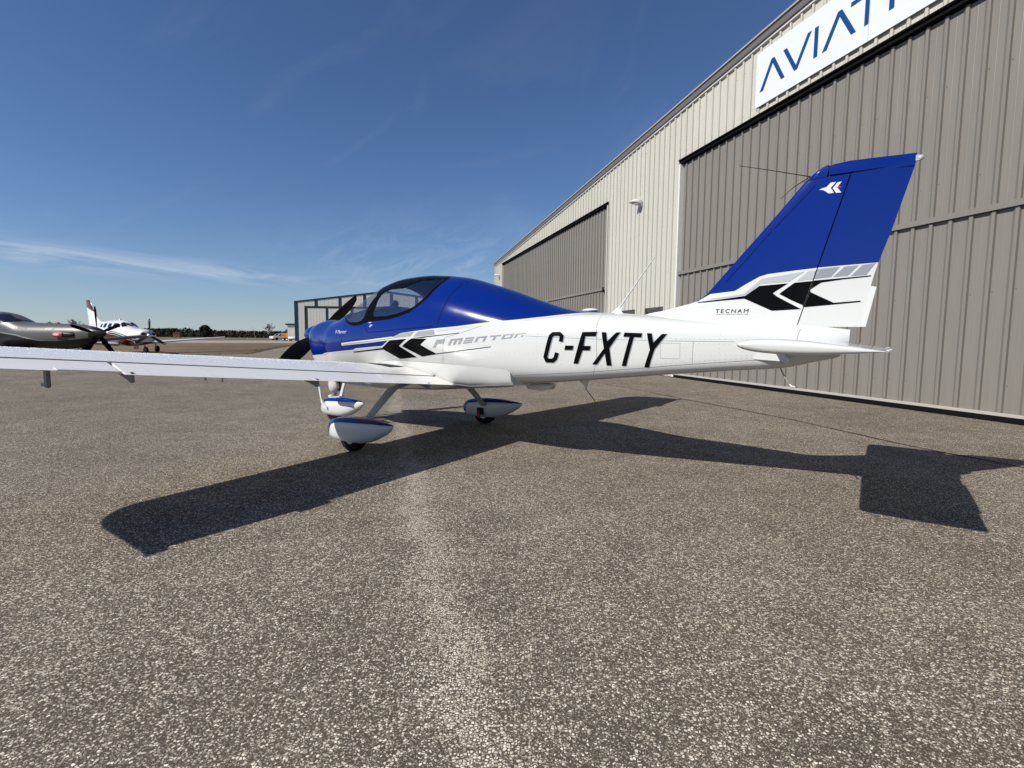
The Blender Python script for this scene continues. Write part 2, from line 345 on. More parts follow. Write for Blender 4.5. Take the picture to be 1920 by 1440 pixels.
def strip_panel(a, b, zb, zt, y0=0.0, rel=False):
    """ribbed sheet from s=a to s=b; knots follow the rib profile"""
    k0 = math.floor((a-PH)/P0)-1; kn = []
    for k in range(k0, k0+4+int((b-a)/P0)):
        for u, d in PROF[:-1]: kn.append((PH+k*P0+u, d))
    def dep(s):
        for (p, q), (r, t) in zip(kn, kn[1:]):
            if p <= s <= r: return q+(t-q)*(s-p)/(r-p)
        return 0
    ss = [(a, dep(a))]+[(s, d) for s, d in kn if a+1e-4 < s < b-1e-4]+[(b, dep(b))]
    mb = MB(); vs = []; off = a if rel else 0.0
    for s, d in ss: vs += [(s-off, y0+d, zb), (s-off, y0+d, zt(s) if callable(zt) else zt)]
    return mb.add(vs, [(2*i, 2*i+2, 2*i+3, 2*i+1) for i in range(len(ss)-1)])
def rib_edges(a, b):
    k = math.ceil((a-PH)/P0+1e-6); e = [a]
    while PH+k*P0 < b-1e-4: e.append(PH+k*P0); k += 1
    e.append(b); return [(p, q) for p, q in zip(e, e[1:]) if q-p > .004]
D1 = (-8.62, 8.90); D2 = (13.87, 31.34); DTOP = 6.36
ZT = lambda s: zroof(s)-.12
for lo, hi, zb in ((-10.2, D1[0]-.08, .02), (D1[0]-.08, D1[1]+.06, DTOP+.09), (D1[1]+.06, D2[0]-.07, .02), (D2[0]-.07, D2[1]+.06, DTOP+.09), (D2[1]+.06, 33.70, .02)):
    segs = rib_edges(lo, hi)
    for a, b in segs:
        z = zb
        if zb < 1:
            cuts = []
            for d0, d1 in ((9.60, 10.74), (11.51, 12.58)):
                if a < d1 and b > d0: cuts.append((max(a, d0), min(b, d1)))
            if cuts:
                d0, d1 = cuts[0]
                for p, q, zz in ((a, d0, zb), (d0, d1, 2.19), (d1, b, zb)):
                    if q-p > .004: strip_panel(p, q, zz, ZT).build('wall_panel', beige, hangar, fix=False)
                continue
        strip_panel(a, b, z, ZT).build('wall_panel', beige, hangar, fix=False)
# unseen backing added behind the sheets to block light; end walls, roof
mb = MB(); mb.prism([(33.66, 0), (33.66, zroof(33.66)-.15), (.15, zroof(.15)-.15), (-10.2, zroof(-10.2)-.15), (-10.2, 0)], 'y', -.16, -.12)
mb.box((33.66, -26, 0), (33.70, -.02, 6.6)); mb.box((-10.2, -26, 0), (-10.16, -.12, 7.9)); mb.box((-10.2, -26.1, 0), (33.7, -26, 6.6))
mb.build('backing_wall', beige_trim, hangar)
mb = MB(); mb.prism([(33.85, zroof(33.85)-.13), (33.85, zroof(33.85)-.02), (.15, zroof(.15)-.02), (-10.4, zroof(-10.4)-.02), (-10.4, zroof(-10.4)-.13), (.15, zroof(.15)-.13)], 'y', -26.2, .02)
mb.build('roof', fascia_m, hangar)
mb = MB(); mb.prism([(33.9, zroof(33.9)-.20), (33.9, zroof(33.9)-.04), (.15, zroof(.15)-.04), (-10.4, zroof(-10.4)-.04), (-10.4, zroof(-10.4)-.20), (.15, zroof(.15)-.20)], 'y', .024, .10)
mb.build('fascia', fascia_m, hangar)
mb = MB(); mb.prism([(33.9, zroof(33.9)-.037), (33.9, zroof(33.9)), (.15, zroof(.15)), (-10.4, zroof(-10.4)), (-10.4, zroof(-10.4)-.037), (.15, zroof(.15)-.037)], 'y', -.02, .135)
mb.build('roof_edge', simple('pale_metal', (.33, .32, .31), .35), hangar)
mb = MB(); mb.prism([(33.9, zroof(33.9)-.255), (33.9, zroof(33.9)-.203), (.15, zroof(.15)-.203), (-10.4, zroof(-10.4)-.203), (-10.4, zroof(-10.4)-.255), (.15, zroof(.15)-.255)], 'y', .0, .062)
mb.build('white_trim', white_trim, hangar)
MB().box((33.62, -.05, 0), (33.74, .055, 6.5)).build('corner_trim', beige_trim, hangar)
proto_up = None; proto_lo = None
for (a, b) in (D1, D2):
    cx = (a+b)/2
    door = MB().box((a+.02, -.118, .06), (b-.02, -.085, DTOP-.05)).build('bifold_door', simple('door_core', (.2, .18, .155), .6), hangar)
    for p, q in rib_edges(a+.09, b-.09):
        full = abs(q-p-P0) < .002
        if full:
            if proto_up is None:
                proto_up = strip_panel(p, q, 3.185, DTOP-.07, 0, True).mesh('door_panel_upper', taupe, fix=False); proto_lo = strip_panel(p, q, .135, 3.085, 0, True).mesh('door_panel_lower', taupe, fix=False)
            for me in (proto_up, proto_lo): link('door_panel', me, door, (p, -.055, 0))
        else:
            for z0, z1 in ((3.185, DTOP-.07), (.135, 3.085)): strip_panel(p, q, z0, z1, -.055).build('door_panel', taupe, door, fix=False)
    MB().box((a+.03, -.08, 3.09), (b-.03, .012, 3.18)).build('door_rail', taupe, door)
    MB().box((a+.02, -.08, .085), (b-.02, -.006, .133)).build('sill_trim', simple('door_sill', (.36, .34, .31), .4), door)
    MB().box((a, -.08, .010), (b, .03, .082)).build('bottom_seal', seal_m, door)
    mb = MB(); mb.box((a-.02, -.10, DTOP-.045), (b+.02, .052, DTOP+.085)); mb.tube([(a-.02, .075, DTOP+.045), (b+.02, .075, DTOP+.045)], .022); mb.build('top_seal', seal_m, door)
    for s in (a, b):
        MB().box((s-.035, -.10, .02), (s+.035, .055, DTOP-.05)).build('door_jamb', white_trim if s == D1[1] else beige_trim, door)
    if (a, b) == D2:
        MB().box((a+.037, -.10, .02), (a+.085, -.03, DTOP-.05)).build('jamb_gap_strip', seal_m, door)  # black strip stands in for the shaded gap beside the jamb
        MB().box((a+.25, -.06, 3.0), (a+.33, .05, 3.2)).build('latch_arm', seal_m, door)
for d0, d1 in ((9.66, 10.68), (11.57, 12.52)):
    dr = MB().box((d0+.05, -.115, .03), (d1-.05, -.075, 2.04)).build('side_door', simple('door_paint', (.5, .48, .41), .4), hangar)
    mb = MB(); mb.box((d0-.06, -.12, 0), (d0+.045, .045, 2.19)); mb.box((d1-.045, -.12, 0), (d1+.06, .045, 2.19)); mb.box((d0+.045, -.12, 2.045), (d1-.045, .02, 2.19)); mb.build('door_frame', simple('recess_shade_frame', (.05, .047, .042), .5), dr)  # dark frame colour stands in for shade in the door recess
    MB().tube([(d0+.14, -.075, 1.0), (d0+.14, -.02, 1.0), (d0+.26, -.02, 1.0)], .012).build('handle', simple('steel', (.5, .5, .5), .3, 1.0), dr)
# fastener rows
def screws(parent, name, s0, s1, zs, y, skip=()):
    mb = MB(); k = math.ceil((s0-PH)/P0)
    while PH+k*P0 < s1:
        s = PH+k*P0-.022
        for z in zs(s):
            if any(a < s < b for a, b in skip) and z < 2.2: continue
            r = .0075; z += random.uniform(-.03, .03)
            if random.random() < .45: continue
            mb.add([(s+r*math.cos(t), y, z+r*math.sin(t)) for t in [2*PI*j/6 for j in range(6)]]+[(s, y+.012, z)], [(j, (j+1) % 6, 6) for j in range(6)])
        k += 1
    tag(mb.build(name, simple('screw_dark', (.09, .085, .08), .5, .3), parent, fix=False), kind='stuff')
screws(hangar, 'screw', D1[1]+.1, D2[0]-.1, lambda s: (.5, 1.9, 3.3, 4.7, 6.1, 7.3), .001, ((9.5, 10.8), (11.4, 12.7)))
screws(hangar, 'screw', D2[1]+.1, 33.6, lambda s: (.5, 1.9, 3.3, 4.7, 6.1), .001)
screws(hangar, 'screw', D1[0], D1[1], lambda s: (6.62, 7.6), .001)
screws(hangar, 'screw', D2[0], D2[1], lambda s: (6.62,), .001)
for a, b in (D1, D2): screws(hangar, 'screw', a+.1, b-.1, lambda s: (.5, 1.9, 3.7, 5.2), -.054)
# lamps
def wall_lamp(s, z, label):
    def W(s_, y, z_):
        v = Matrix.Rotation(HR, 3, 'Z') @ Vector((s_, y, z_)); return (v.x+HB[0], v.y+HB[1], v.z)
    t = thing('wall_lamp', label, 'lamp', W(s, 0, z), HR, 'wall lamps on the metal hangar')
    wm = simple('lamp_white', (.6, .6, .58), .4)
    MB().box((-.10, .0, -.10), (.10, .05, .13)).build('back_plate', wm, t)
    rings = []
    for y, h0, h1, w in ((.05, -.02, .12, .14), (.16, .0, .13, .17), (.28, .02, .115, .17), (.37, .035, .085, .14), (.41, .045, .06, .08)):
        rings.append([(-w, y, h0), (w, y, h0), (w, y, h0+(h1-h0)*.55), (w*.75, y, h1), (-w*.75, y, h1), (-w, y, h0+(h1-h0)*.55)])
    MB().loft(rings).build('hood', wm, t, smooth=.9)
    MB().box((-.10, .10, -.008), (.10, .30, .008)).build('lens', simple('lamp_lens', (.5, .5, .48), .2), t)
wall_lamp(11.30, 5.74, 'white hooded wall lamp between the two grey hangar doors')
wall_lamp(32.30, 5.64, 'white hooded wall lamp near the far corner of the hangar')
# sign
def sign():
    v = Matrix.Rotation(HR, 3, 'Z') @ Vector((5.76, 0, 6.58)); t = thing('hangar_sign', 'white sign with thin blue AVIATION lettering above the near door', 'sign', (v.x+HB[0], v.y+HB[1], v.z), HR)
    sm = simple('sign_white', (.58, .61, .64), .35, var=.02); bl = simple('sign_blue', (.002, .042, .17), .4)
    for a, b in ((-2.925, 0), (-5.85, -2.931)):
        MB().box((a, .040, .02), (b, .062, 1.24)).build('sign_panel', sm, t)
    def L(poly):      # letters as raised vinyl
        p = [(s-5.76, z-6.58) for s, z in poly]
        MB().prism(p, 'y', .062, .066).build('letter', bl, t)
    T0, B0 = 7.498, 6.905
    A = [(5.62, B0), (5.281, T0), (5.190, T0), (4.849, B0), (4.955, B0), (5.235, 7.385), (5.506, B0)]
    L(A); L([(s-1.757, z) for s, z in A])
    L([(4.93, T0), (4.825, T0), (4.540, 7.01), (4.255, T0), (4.15, T0), (4.495, B0), (4.585, B0)])
    for s in (4.075, 2.448): L([(s, T0), (s-.098, T0), (s-.098, B0), (s, B0)])
    L([(3.235, T0), (2.52, T0), (2.52, 7.415), (2.838, 7.415), (2.838, B0), (2.925, B0), (2.925, 7.415), (3.235, 7.415)])
    def ring(cx, cz, rx, rz, w, n=28):
        o_ = [(cx+rx*math.cos(2*PI*k/n), cz+rz*math.sin(2*PI*k/n)) for k in range(n)]; i_ = [(cx+(rx-w)*math.cos(2*PI*k/n), cz+(rz-w)*math.sin(2*PI*k/n)) for k in range(n)]
        mb = MB(); vs = [(x-5.76, .066, z-6.58) for x, z in o_]+[(x-5.76, .066, z-6.58) for x, z in i_]
        mb.add(vs, [(k, (k+1) % n, n+(k+1) % n, n+k) for k in range(n)]); mb.build('letter', bl, t)
    ring(1.86, (T0+B0)/2, .36, .297, .095)
    L([(1.38, B0), (1.38, T0), (1.27, T0), (.83, 7.06), (.83, T0), (.735, T0), (.735, B0), (.84, B0), (1.285, 7.35), (1.285, B0)])
sign()
# ================================================================ the blue-trimmed hangar far ahead
def far_hangar():
    rz = math.atan2(.253, .968)*.35
    t = thing('far_hangar', 'grey metal hangar with dark blue trim beyond the aircraft nose', 'hangar', (-48.5, 116.5, 0), rz)
    wall_m = sheet_metal('pale_siding', (.50, .49, .455)); blue_m = simple('blue_trim', (.008, .026, .055), .55, spec=.2); dk = simple('dark_track', (.020, .023, .020), .6, spec=.2)
    W = 40.0; eave, slope = 8.85, .128
    zr = lambda x: eave+slope*(W/2-abs(x-W/2)); hd = 7.8
    for a, b, z0 in ((.7, 2.2, 0), (25.0, W-.7, 0)):
        n = int((b-a)/.9)+1
        for k in range(n):
            p, q = a+(b-a)*k/n, a+(b-a)*(k+1)/n; MB().prism([(p+.012, z0), (q-.012, z0), (q-.012, zr(q)-.3), (p+.012, zr(p)-.3)], 'y', -.05, .05).build('wall_panel', wall_m, t)
    n = 26
    for k in range(n):
        p, q = 2.2+22.8*k/n, 2.2+22.8*(k+1)/n; MB().prism([(p+.012, hd), (q-.012, hd), (q-.012, zr(q)-.3), (p+.012, zr(p)-.3)], 'y', -.05, .05).build('wall_panel', wall_m, t)
    MB().prism([(0, zr(0)-.35), (W/2, zr(W/2)-.35), (W, zr(W)-.35), (W, zr(W)), (W/2, zr(W/2)), (0, zr(0))], 'y', -.15, 30).build('roof', blue_m, t)
    MB().box((.1, .06, 0), (W-.1, 29.8, eave-.4)).build('body', wall_m, t)
    for x in (0.0, W-.75): MB().box((x, -.12, 0), (x+.75, .1, zr(0)-.36)).build('corner_post', blue_m, t)
    for x in (4.4, 9.6, 15.0, 20.9, 26.5, 32.0): MB().box((x, -.1, hd), (x+.65, -.052, zr(x+.3)-.36)).build('trim_post', blue_m, t)
    mb = MB(); mb.box((2.2, -.16, 0), (2.78, .05, hd)); mb.box((2.78, -.16, hd-.40), (25, .05, hd)); mb.build('door_track', dk, t)
    for i, (a, b) in enumerate(((2.82, 6.78), (7.32, 12.2), (12.8, 17.5), (18.1, 22.8))):
        d = MB().box((a, -.05, .05), (b, .0, hd-.41)).build('sliding_door', dk, t)
        k = int((b-a)/.6)
        for j in range(k):
            p, q = a+(b-a)*j/k, a+(b-a)*(j+1)/k; MB().box((p+.01, -.09, .1), (q-.01, -.052, hd-.45)).build('door_panel', wall_m, d)
    for x in (6.8, 12.25, 17.55): MB().box((x, -.14, 0), (x+.5, .02, hd-.41)).build('door_post', blue_m, t)
    MB().box((7.6, -.13, 4.2), (9.6, -.1, 5.3)).build('notice_board', simple('notice_white', (.8, .8, .8), .5), t)
    # lean-to at its left side
    MB().box((-2.6, 3, 0), (0, 20, 3.6)).build('side_wing', wall_m, t); MB().box((-2.95, 2.7, 3.6), (0, 20.3, 3.95)).build('side_wing_roof', blue_m, t)
far_hangar()
# ================================================================ the blue and white light aircraft
MARKS = json.loads('''{"blue_edge":[[1.858,0.9073],[1.431,0.9351],[1.002,0.9704],[0.6916,0.9999],[0.6212,1.017],[0.1595,1.053],[0.1172,1.068],[0.0153,1.125],[-0.0398,1.159],[-0.1612,1.202],[-0.3438,1.222],[-0.5856,1.248],[-0.891,1.272],[-1.171,1.304],[-1.405,1.323],[-1.614,1.342],[-1.835,1.365],[-1.971,1.382],[-2.098,1.395]],"canopy_out":[[0.9383,1.377],[0.8589,1.343],[0.7934,1.31],[0.7089,1.291],[0.6276,1.284],[0.5045,1.295],[0.3841,1.327],[0.2902,1.332],[0.0289,1.35],[-0.111,1.377],[-0.2479,1.417],[-0.3657,1.485],[-0.4552,1.568],[-0.5106,1.69],[-0.5279,1.752],[-0.5241,1.787],[-0.4813,1.819]],"side_glass":[[0.3039,1.384],[0.332,1.429],[0.334,1.497],[0.343,1.559],[0.3407,1.629],[0.2983,1.675],[0.2182,1.694],[0.0145,1.695],[-0.0727,1.742],[-0.1623,1.773],[-0.2746,1.789],[-0.3971,1.789],[-0.5025,1.777],[-0.4852,1.718],[-0.4328,1.623],[-0.3993,1.573],[-0.3637,1.535],[-0.294,1.48],[-0.2113,1.445],[-0.101,1.417],[0.1018,1.386]],"wind":[[0.9114,1.371],[0.8702,1.355],[0.801,1.338],[0.6944,1.325],[0.5881,1.327],[0.5181,1.341],[0.4846,1.363],[0.4707,1.399],[0.4605,1.451],[0.4439,1.521],[0.4148,1.601],[0.3974,1.624]],"decals":{"white_line":[[[1.425,0.9475],[0.6865,1.008],[0.6251,1.026],[0.1549,1.061],[0.1228,1.074],[0.019,1.13],[-0.0143,1.127],[0.1042,1.061],[0.1556,1.045],[0.6274,1.008],[0.6885,0.99],[1.435,0.9282]],[[0.8904,1.084],[0.3646,1.127],[-0.0397,1.165],[-0.0479,1.131],[0.3721,1.091],[0.8892,1.051]]],"grey":[[[0.8587,1.07],[0.3651,1.113],[-0.0314,1.151],[-0.0314,1.142],[0.368,1.102],[0.8624,1.06]],[[-0.0418,1.153],[-0.0907,1.177],[-0.1596,1.198],[-0.3557,1.218],[-0.2989,1.169]],[[-0.4076,1.219],[-0.6158,1.237],[-0.6292,1.191],[-0.3457,1.166]]],"pale_grey":[[[-0.6683,1.243],[-0.8941,1.261],[-1.175,1.29],[-1.186,1.279],[-0.8957,1.248],[-0.6596,1.218]],[[-1.185,1.295],[-1.617,1.334],[-1.978,1.374],[-2.257,1.387],[-2.27,1.378],[-1.987,1.364],[-1.622,1.323],[-1.187,1.283]]],"black":[[[0.6926,0.9842],[0.1685,1.037],[0.1251,1.053],[0.1522,1.022],[0.6904,0.9736]],[[0.0075,1.123],[-0.2515,1.143],[-0.1146,1.066],[-0.2154,1.007],[-0.3134,0.9479],[-0.0338,0.923],[0.0562,0.9736],[0.1542,1.022],[0.1416,1.048]],[[-0.3166,1.146],[-0.5273,1.146],[-0.4333,1.083],[-0.5279,1.037],[-0.6226,0.9952],[-0.9812,1.039],[-1.298,1.079],[-1.3,1.073],[-0.9808,1.032],[-0.6193,0.9874],[-0.4002,0.9567],[-0.2849,1.009],[-0.1669,1.06],[-0.1824,1.076]],[[-0.3225,1.149],[-0.4828,1.167],[-0.7394,1.19],[-0.9292,1.209],[-0.9296,1.204],[-0.7396,1.184],[-0.5271,1.162],[-0.4829,1.155]]],"registration":[[[-2.035,1.131],[-2.04,1.189],[-2.002,1.22],[-1.927,1.219],[-1.896,1.19],[-1.85,0.993],[-1.873,0.9452],[-1.948,0.9442],[-1.984,0.9737],[-2.0,1.03],[-1.963,1.039],[-1.95,0.9929],[-1.934,0.9803],[-1.899,0.9809],[-1.891,0.9972],[-1.934,1.17],[-1.948,1.184],[-1.992,1.184],[-2.001,1.177],[-1.997,1.136]],[[-2.059,1.099],[-2.136,1.1],[-2.129,1.062],[-2.052,1.061]],[[-2.21,1.219],[-2.342,1.222],[-2.335,1.183],[-2.241,1.182],[-2.229,1.099],[-2.292,1.1],[-2.285,1.061],[-2.22,1.06],[-2.18,0.9423],[-2.138,0.9433]],[[-2.383,1.219],[-2.422,1.217],[-2.437,1.141],[-2.509,1.216],[-2.547,1.218],[-2.458,1.085],[-2.479,0.9365],[-2.437,0.9351],[-2.419,1.038],[-2.351,0.9415],[-2.309,0.9417],[-2.41,1.08]],[[-2.579,1.216],[-2.726,1.211],[-2.722,1.176],[-2.662,1.178],[-2.603,0.9369],[-2.566,0.9371],[-2.625,1.179],[-2.573,1.181]],[[-2.765,1.211],[-2.804,1.21],[-2.822,1.134],[-2.886,1.206],[-2.926,1.205],[-2.833,1.08],[-2.789,0.9297],[-2.752,0.9322],[-2.796,1.076]]],"registration_shadow":[[[-2.041,1.125],[-2.047,1.183],[-2.01,1.213],[-1.935,1.213],[-1.903,1.183],[-1.856,0.9869],[-1.879,0.9391],[-1.954,0.9382],[-1.99,0.9677],[-2.006,1.024],[-1.969,1.033],[-1.956,0.9869],[-1.94,0.9743],[-1.906,0.9749],[-1.898,0.9912],[-1.941,1.164],[-1.955,1.178],[-1.999,1.178],[-2.007,1.171],[-2.003,1.13]],[[-2.065,1.093],[-2.142,1.094],[-2.135,1.056],[-2.058,1.055]],[[-2.217,1.213],[-2.349,1.216],[-2.341,1.177],[-2.248,1.176],[-2.235,1.093],[-2.298,1.094],[-2.291,1.055],[-2.226,1.054],[-2.186,0.9364],[-2.144,0.9374]],[[-2.39,1.214],[-2.429,1.211],[-2.442,1.135],[-2.516,1.21],[-2.553,1.212],[-2.464,1.079],[-2.485,0.9308],[-2.442,0.9294],[-2.424,1.033],[-2.357,0.9357],[-2.315,0.9359],[-2.416,1.074]],[[-2.586,1.21],[-2.732,1.205],[-2.728,1.17],[-2.668,1.173],[-2.608,0.9312],[-2.571,0.9314],[-2.631,1.174],[-2.579,1.175]],[[-2.771,1.205],[-2.81,1.204],[-2.828,1.129],[-2.892,1.201],[-2.932,1.2],[-2.838,1.075],[-2.793,0.9241],[-2.756,0.9265],[-2.801,1.07]]],"model_name":[[[-0.5973,1.054],[-0.634,1.058],[-0.6617,1.095],[-0.6269,1.092]],[[-0.6414,1.114],[-0.7526,1.123],[-0.7641,1.144],[-0.6537,1.136]],[[-0.6269,1.092],[-0.7406,1.103],[-0.7501,1.119],[-0.6384,1.109]],[[-0.7027,1.099],[-0.7406,1.103],[-0.7641,1.144],[-0.7271,1.141]],[[-0.7951,1.083],[-0.8235,1.086],[-0.8482,1.127],[-0.8204,1.125]],[[-0.8229,1.129],[-0.9708,1.142],[-0.9793,1.157],[-0.8319,1.146]],[[-0.8571,1.089],[-0.8849,1.092],[-0.9087,1.133],[-0.8811,1.13]],[[-0.9179,1.096],[-0.9454,1.099],[-0.9685,1.138],[-0.9413,1.136]],[[-0.977,1.102],[-1.08,1.113],[-1.088,1.126],[-0.9851,1.116]],[[-0.9899,1.124],[-1.093,1.134],[-1.099,1.145],[-0.9969,1.136]],[[-1.002,1.145],[-1.104,1.154],[-1.112,1.168],[-1.01,1.16]],[[-1.111,1.117],[-1.137,1.12],[-1.158,1.155],[-1.132,1.153]],[[-1.134,1.156],[-1.248,1.166],[-1.255,1.179],[-1.142,1.17]],[[-1.2,1.126],[-1.226,1.129],[-1.246,1.163],[-1.22,1.161]],[[-1.282,1.169],[-1.401,1.18],[-1.407,1.192],[-1.289,1.182]],[[-1.309,1.138],[-1.334,1.141],[-1.353,1.172],[-1.328,1.17]],[[-1.411,1.159],[-1.435,1.162],[-1.455,1.195],[-1.431,1.193]],[[-1.498,1.168],[-1.522,1.171],[-1.541,1.202],[-1.517,1.2]],[[-1.404,1.149],[-1.516,1.161],[-1.522,1.171],[-1.411,1.159]],[[-1.45,1.187],[-1.512,1.192],[-1.517,1.2],[-1.455,1.195]],[[-1.539,1.164],[-1.563,1.166],[-1.579,1.193],[-1.556,1.191]],[[-1.557,1.194],[-1.652,1.202],[-1.657,1.212],[-1.563,1.204]],[[-1.611,1.172],[-1.634,1.174],[-1.644,1.19],[-1.621,1.187]]]},"seams":{"canopy_rear":[[-0.782,1.767],[-0.788,1.754],[-0.7776,1.734],[-0.7583,1.706],[-0.7391,1.646],[-0.7192,1.582],[-0.7027,1.498],[-0.6795,1.39],[-0.6596,1.322],[-0.6497,1.255]],"door":[[0.4365,1.288],[0.3784,1.21],[0.1844,1.217],[0.0234,1.23],[-0.131,1.242],[-0.2763,1.25],[-0.415,1.259],[-0.6157,1.272]],"panel":[[-0.6836,0.9132],[-0.72,1.0],[-0.737,1.085],[-0.7458,1.143],[-0.7711,1.164],[-0.8512,1.185],[-0.9297,1.202],[-1.052,1.237],[-1.178,1.276]],"upper":[[-1.658,1.181],[-1.9,1.173],[-2.348,1.158],[-2.624,1.154],[-2.925,1.15],[-3.207,1.149],[-3.428,1.148]],"lower":[[-1.521,0.8087],[-1.895,0.8405],[-2.251,0.8694],[-2.626,0.9113],[-3.0,0.9551],[-3.29,0.9854],[-3.586,1.014]],"ring":[[-2.332,1.373],[-2.324,1.338],[-2.325,1.295],[-2.345,1.139],[-2.346,0.9567],[-2.291,0.8043]],"hatch":[[-2.877,1.131],[-2.954,1.132],[-3.029,1.131],[-3.031,1.07],[-3.032,1.008],[-2.958,1.008],[-2.881,1.008],[-2.879,1.07],[-2.877,1.131]],"cowl":[[0.8166,1.39],[0.8563,1.356],[0.8687,1.28],[0.8693,1.166],[0.9107,1.008]],"rear_ring":[[-3.129,1.148],[-3.128,1.065],[-3.125,0.9677]]},"fillet_top":[[0.5112,0.4626,0.8947],[0.0672,0.4559,0.8997],[-0.2589,0.4479,0.8986],[-0.5805,0.4563,0.8931],[-0.89,0.4748,0.886],[-1.191,0.4662,0.8737],[-1.458,0.4372,0.8606],[-1.492,0.4244,0.8388],[-1.498,0.3971,0.7971]],"fin":{"grey":[[[-3.127,1.488],[-3.318,1.504],[-3.436,1.52],[-3.545,1.615],[-3.563,1.629],[-3.702,1.646],[-3.846,1.665],[-3.752,1.599],[-3.657,1.595],[-3.553,1.591],[-3.449,1.512],[-3.292,1.496]],[[-3.869,1.664],[-3.947,1.671],[-3.936,1.608],[-3.8,1.599]]],"black":[[[-3.079,1.469],[-3.279,1.486],[-3.449,1.505],[-3.547,1.576],[-3.743,1.585],[-3.643,1.517],[-3.674,1.49],[-3.837,1.393],[-3.643,1.385],[-3.444,1.483],[-3.266,1.473],[-3.086,1.462]],[[-3.785,1.587],[-3.94,1.596],[-3.894,1.408],[-3.869,1.41],[-3.77,1.46],[-3.688,1.509],[-3.703,1.523]]]},"rudder":{"grey":[[[-3.912,1.673],[-4.064,1.685],[-4.014,1.616],[-3.899,1.606]],[[-4.091,1.683],[-4.174,1.689],[-4.115,1.62],[-4.027,1.615]],[[-4.197,1.69],[-4.273,1.698],[-4.221,1.621],[-4.133,1.617]]],"black":[[[-3.905,1.595],[-4.085,1.605],[-4.249,1.616],[-4.25,1.609],[-4.09,1.596],[-3.956,1.579],[-3.876,1.522],[-4.04,1.433],[-4.198,1.444],[-4.199,1.435],[-4.041,1.421],[-3.852,1.405],[-3.871,1.494]]]},"fin_blue":[[-3.078,1.473],[-3.182,1.53],[-3.369,1.545],[-3.445,1.591],[-3.544,1.646],[-3.605,1.662],[-3.771,1.675],[-3.929,1.686],[-4.112,1.694],[-4.285,1.701]],"emblem":[[[-3.907,2.238],[-3.925,2.245],[-3.951,2.249],[-3.976,2.276],[-4.009,2.276],[-3.978,2.239],[-4.0,2.203],[-3.969,2.202],[-3.936,2.23]],[[-4.016,2.27],[-4.043,2.275],[-4.018,2.237],[-4.044,2.198],[-4.013,2.2],[-3.99,2.235]]],"emblem_red":[[[-4.012,2.239],[-4.041,2.241],[-4.042,2.235],[-4.012,2.234]]],"tecnam":[[-3.233,1.377],[-3.481,1.374],[-3.232,1.407],[-3.48,1.403]],"sub":[[-3.234,1.36],[-3.477,1.356],[-3.233,1.371],[-3.476,1.368]],"pmentor_script":[[1.044,1.191],[0.7791,1.201],[1.062,1.236],[0.782,1.238]],"latch":[[0.3781,1.322],[0.2987,1.323],[0.3391,1.31],[0.3466,1.269],[0.3293,1.296],[0.2862,1.294],[0.325,1.269]],"walkway":[[0.42,0.461,0.87],[0.256,0.359,0.86],[0.061,0.238,0.82],[0.276,0.374,0.82]]}''')       # side-view (x, z) outlines of paint marks and openings, metres
# fuselage stations: x, half width, z bottom, z top, z of widest point, upper and lower roundness
ST = sorted([

(2.10,.135,1.04,1.285,1.165,2.0,2.0),
(2.05,.205,.90,1.328,1.15,2.1,2.0),
(1.96,.262,.74,1.348,1.12,2.2,2.1),
(1.84,.305,.63,1.372,1.10,2.3,2.2),
(1.68,.345,.565,1.385,1.08,2.4,2.2),
(1.45,.415,.530,1.382,1.07,2.4,2.1),
(1.28,.475,.515,1.415,1.07,2.3,2.0),
(1.06,.520,.505,1.504,1.08,2.2,1.6),
(.83,.550,.505,1.628,1.09,2.2,1.45),
(.65,.567,.512,1.723,1.10,2.2,1.38),
(.47,.575,.520,1.795,1.11,2.2,1.35),
(.19,.58,.535,1.853,1.12,2.2,1.35),
(-.10,.578,.55,1.863,1.13,2.2,1.35),
(-.40,.565,.575,1.839,1.13,2.2,1.45),
(-.66,.545,.60,1.803,1.12,2.2,1.7),
(-.90,.520,.622,1.740,1.11,2.15,2.2),
(-1.2,.488,.65,1.653,1.09,2.1,2.9),
(-1.55,.448,.713,1.539,1.08,2.1,3.6),
(-1.85,.413,.744,1.453,1.08,2.3,4.2),
(-2.05,.388,.769,1.415,1.08,2.6,4.6),
(-2.30,.355,.797,1.399,1.09,2.8,4.8),
(-2.65,.310,.838,1.373,1.10,2.8,4.8),
(-3.00,.265,.879,1.340,1.11,2.7,4.6),
(-3.40,.213,.920,1.312,1.12,2.6,4.2),
(-3.75,.165,.956,1.287,1.13,2.5,3.6),
(-3.95,.130,1.008,1.270,1.14,2.4,3.0),
(-4.08,.095,1.043,1.254,1.15,2.2,2.5),
(-4.15,.060,1.109,1.243,1.175,2.0,2.0)
])
FI = [pchip([r[0] for r in ST], [r[k] for r in ST]) for k in range(1, 7)]
def sec(x): return [g(x) for g in FI]
def FF(x, y, z):
    w, zb, zt, zm, nu, nl = sec(x)
    n, t = (nu, (z-zm)/(zt-zm)) if z >= zm else (nl, (zm-z)/(zm-zb))
    return (abs(y)/w)**n+abs(t)**n
def YF(x, z):
    w, zb, zt, zm, nu, nl = sec(x)
    n, t = (nu, (z-zm)/(zt-zm)) if z >= zm else (nl, (zm-z)/(zm-zb))
    return w*max(0.0, 1-min(abs(t), 1)**n)**(1/n)
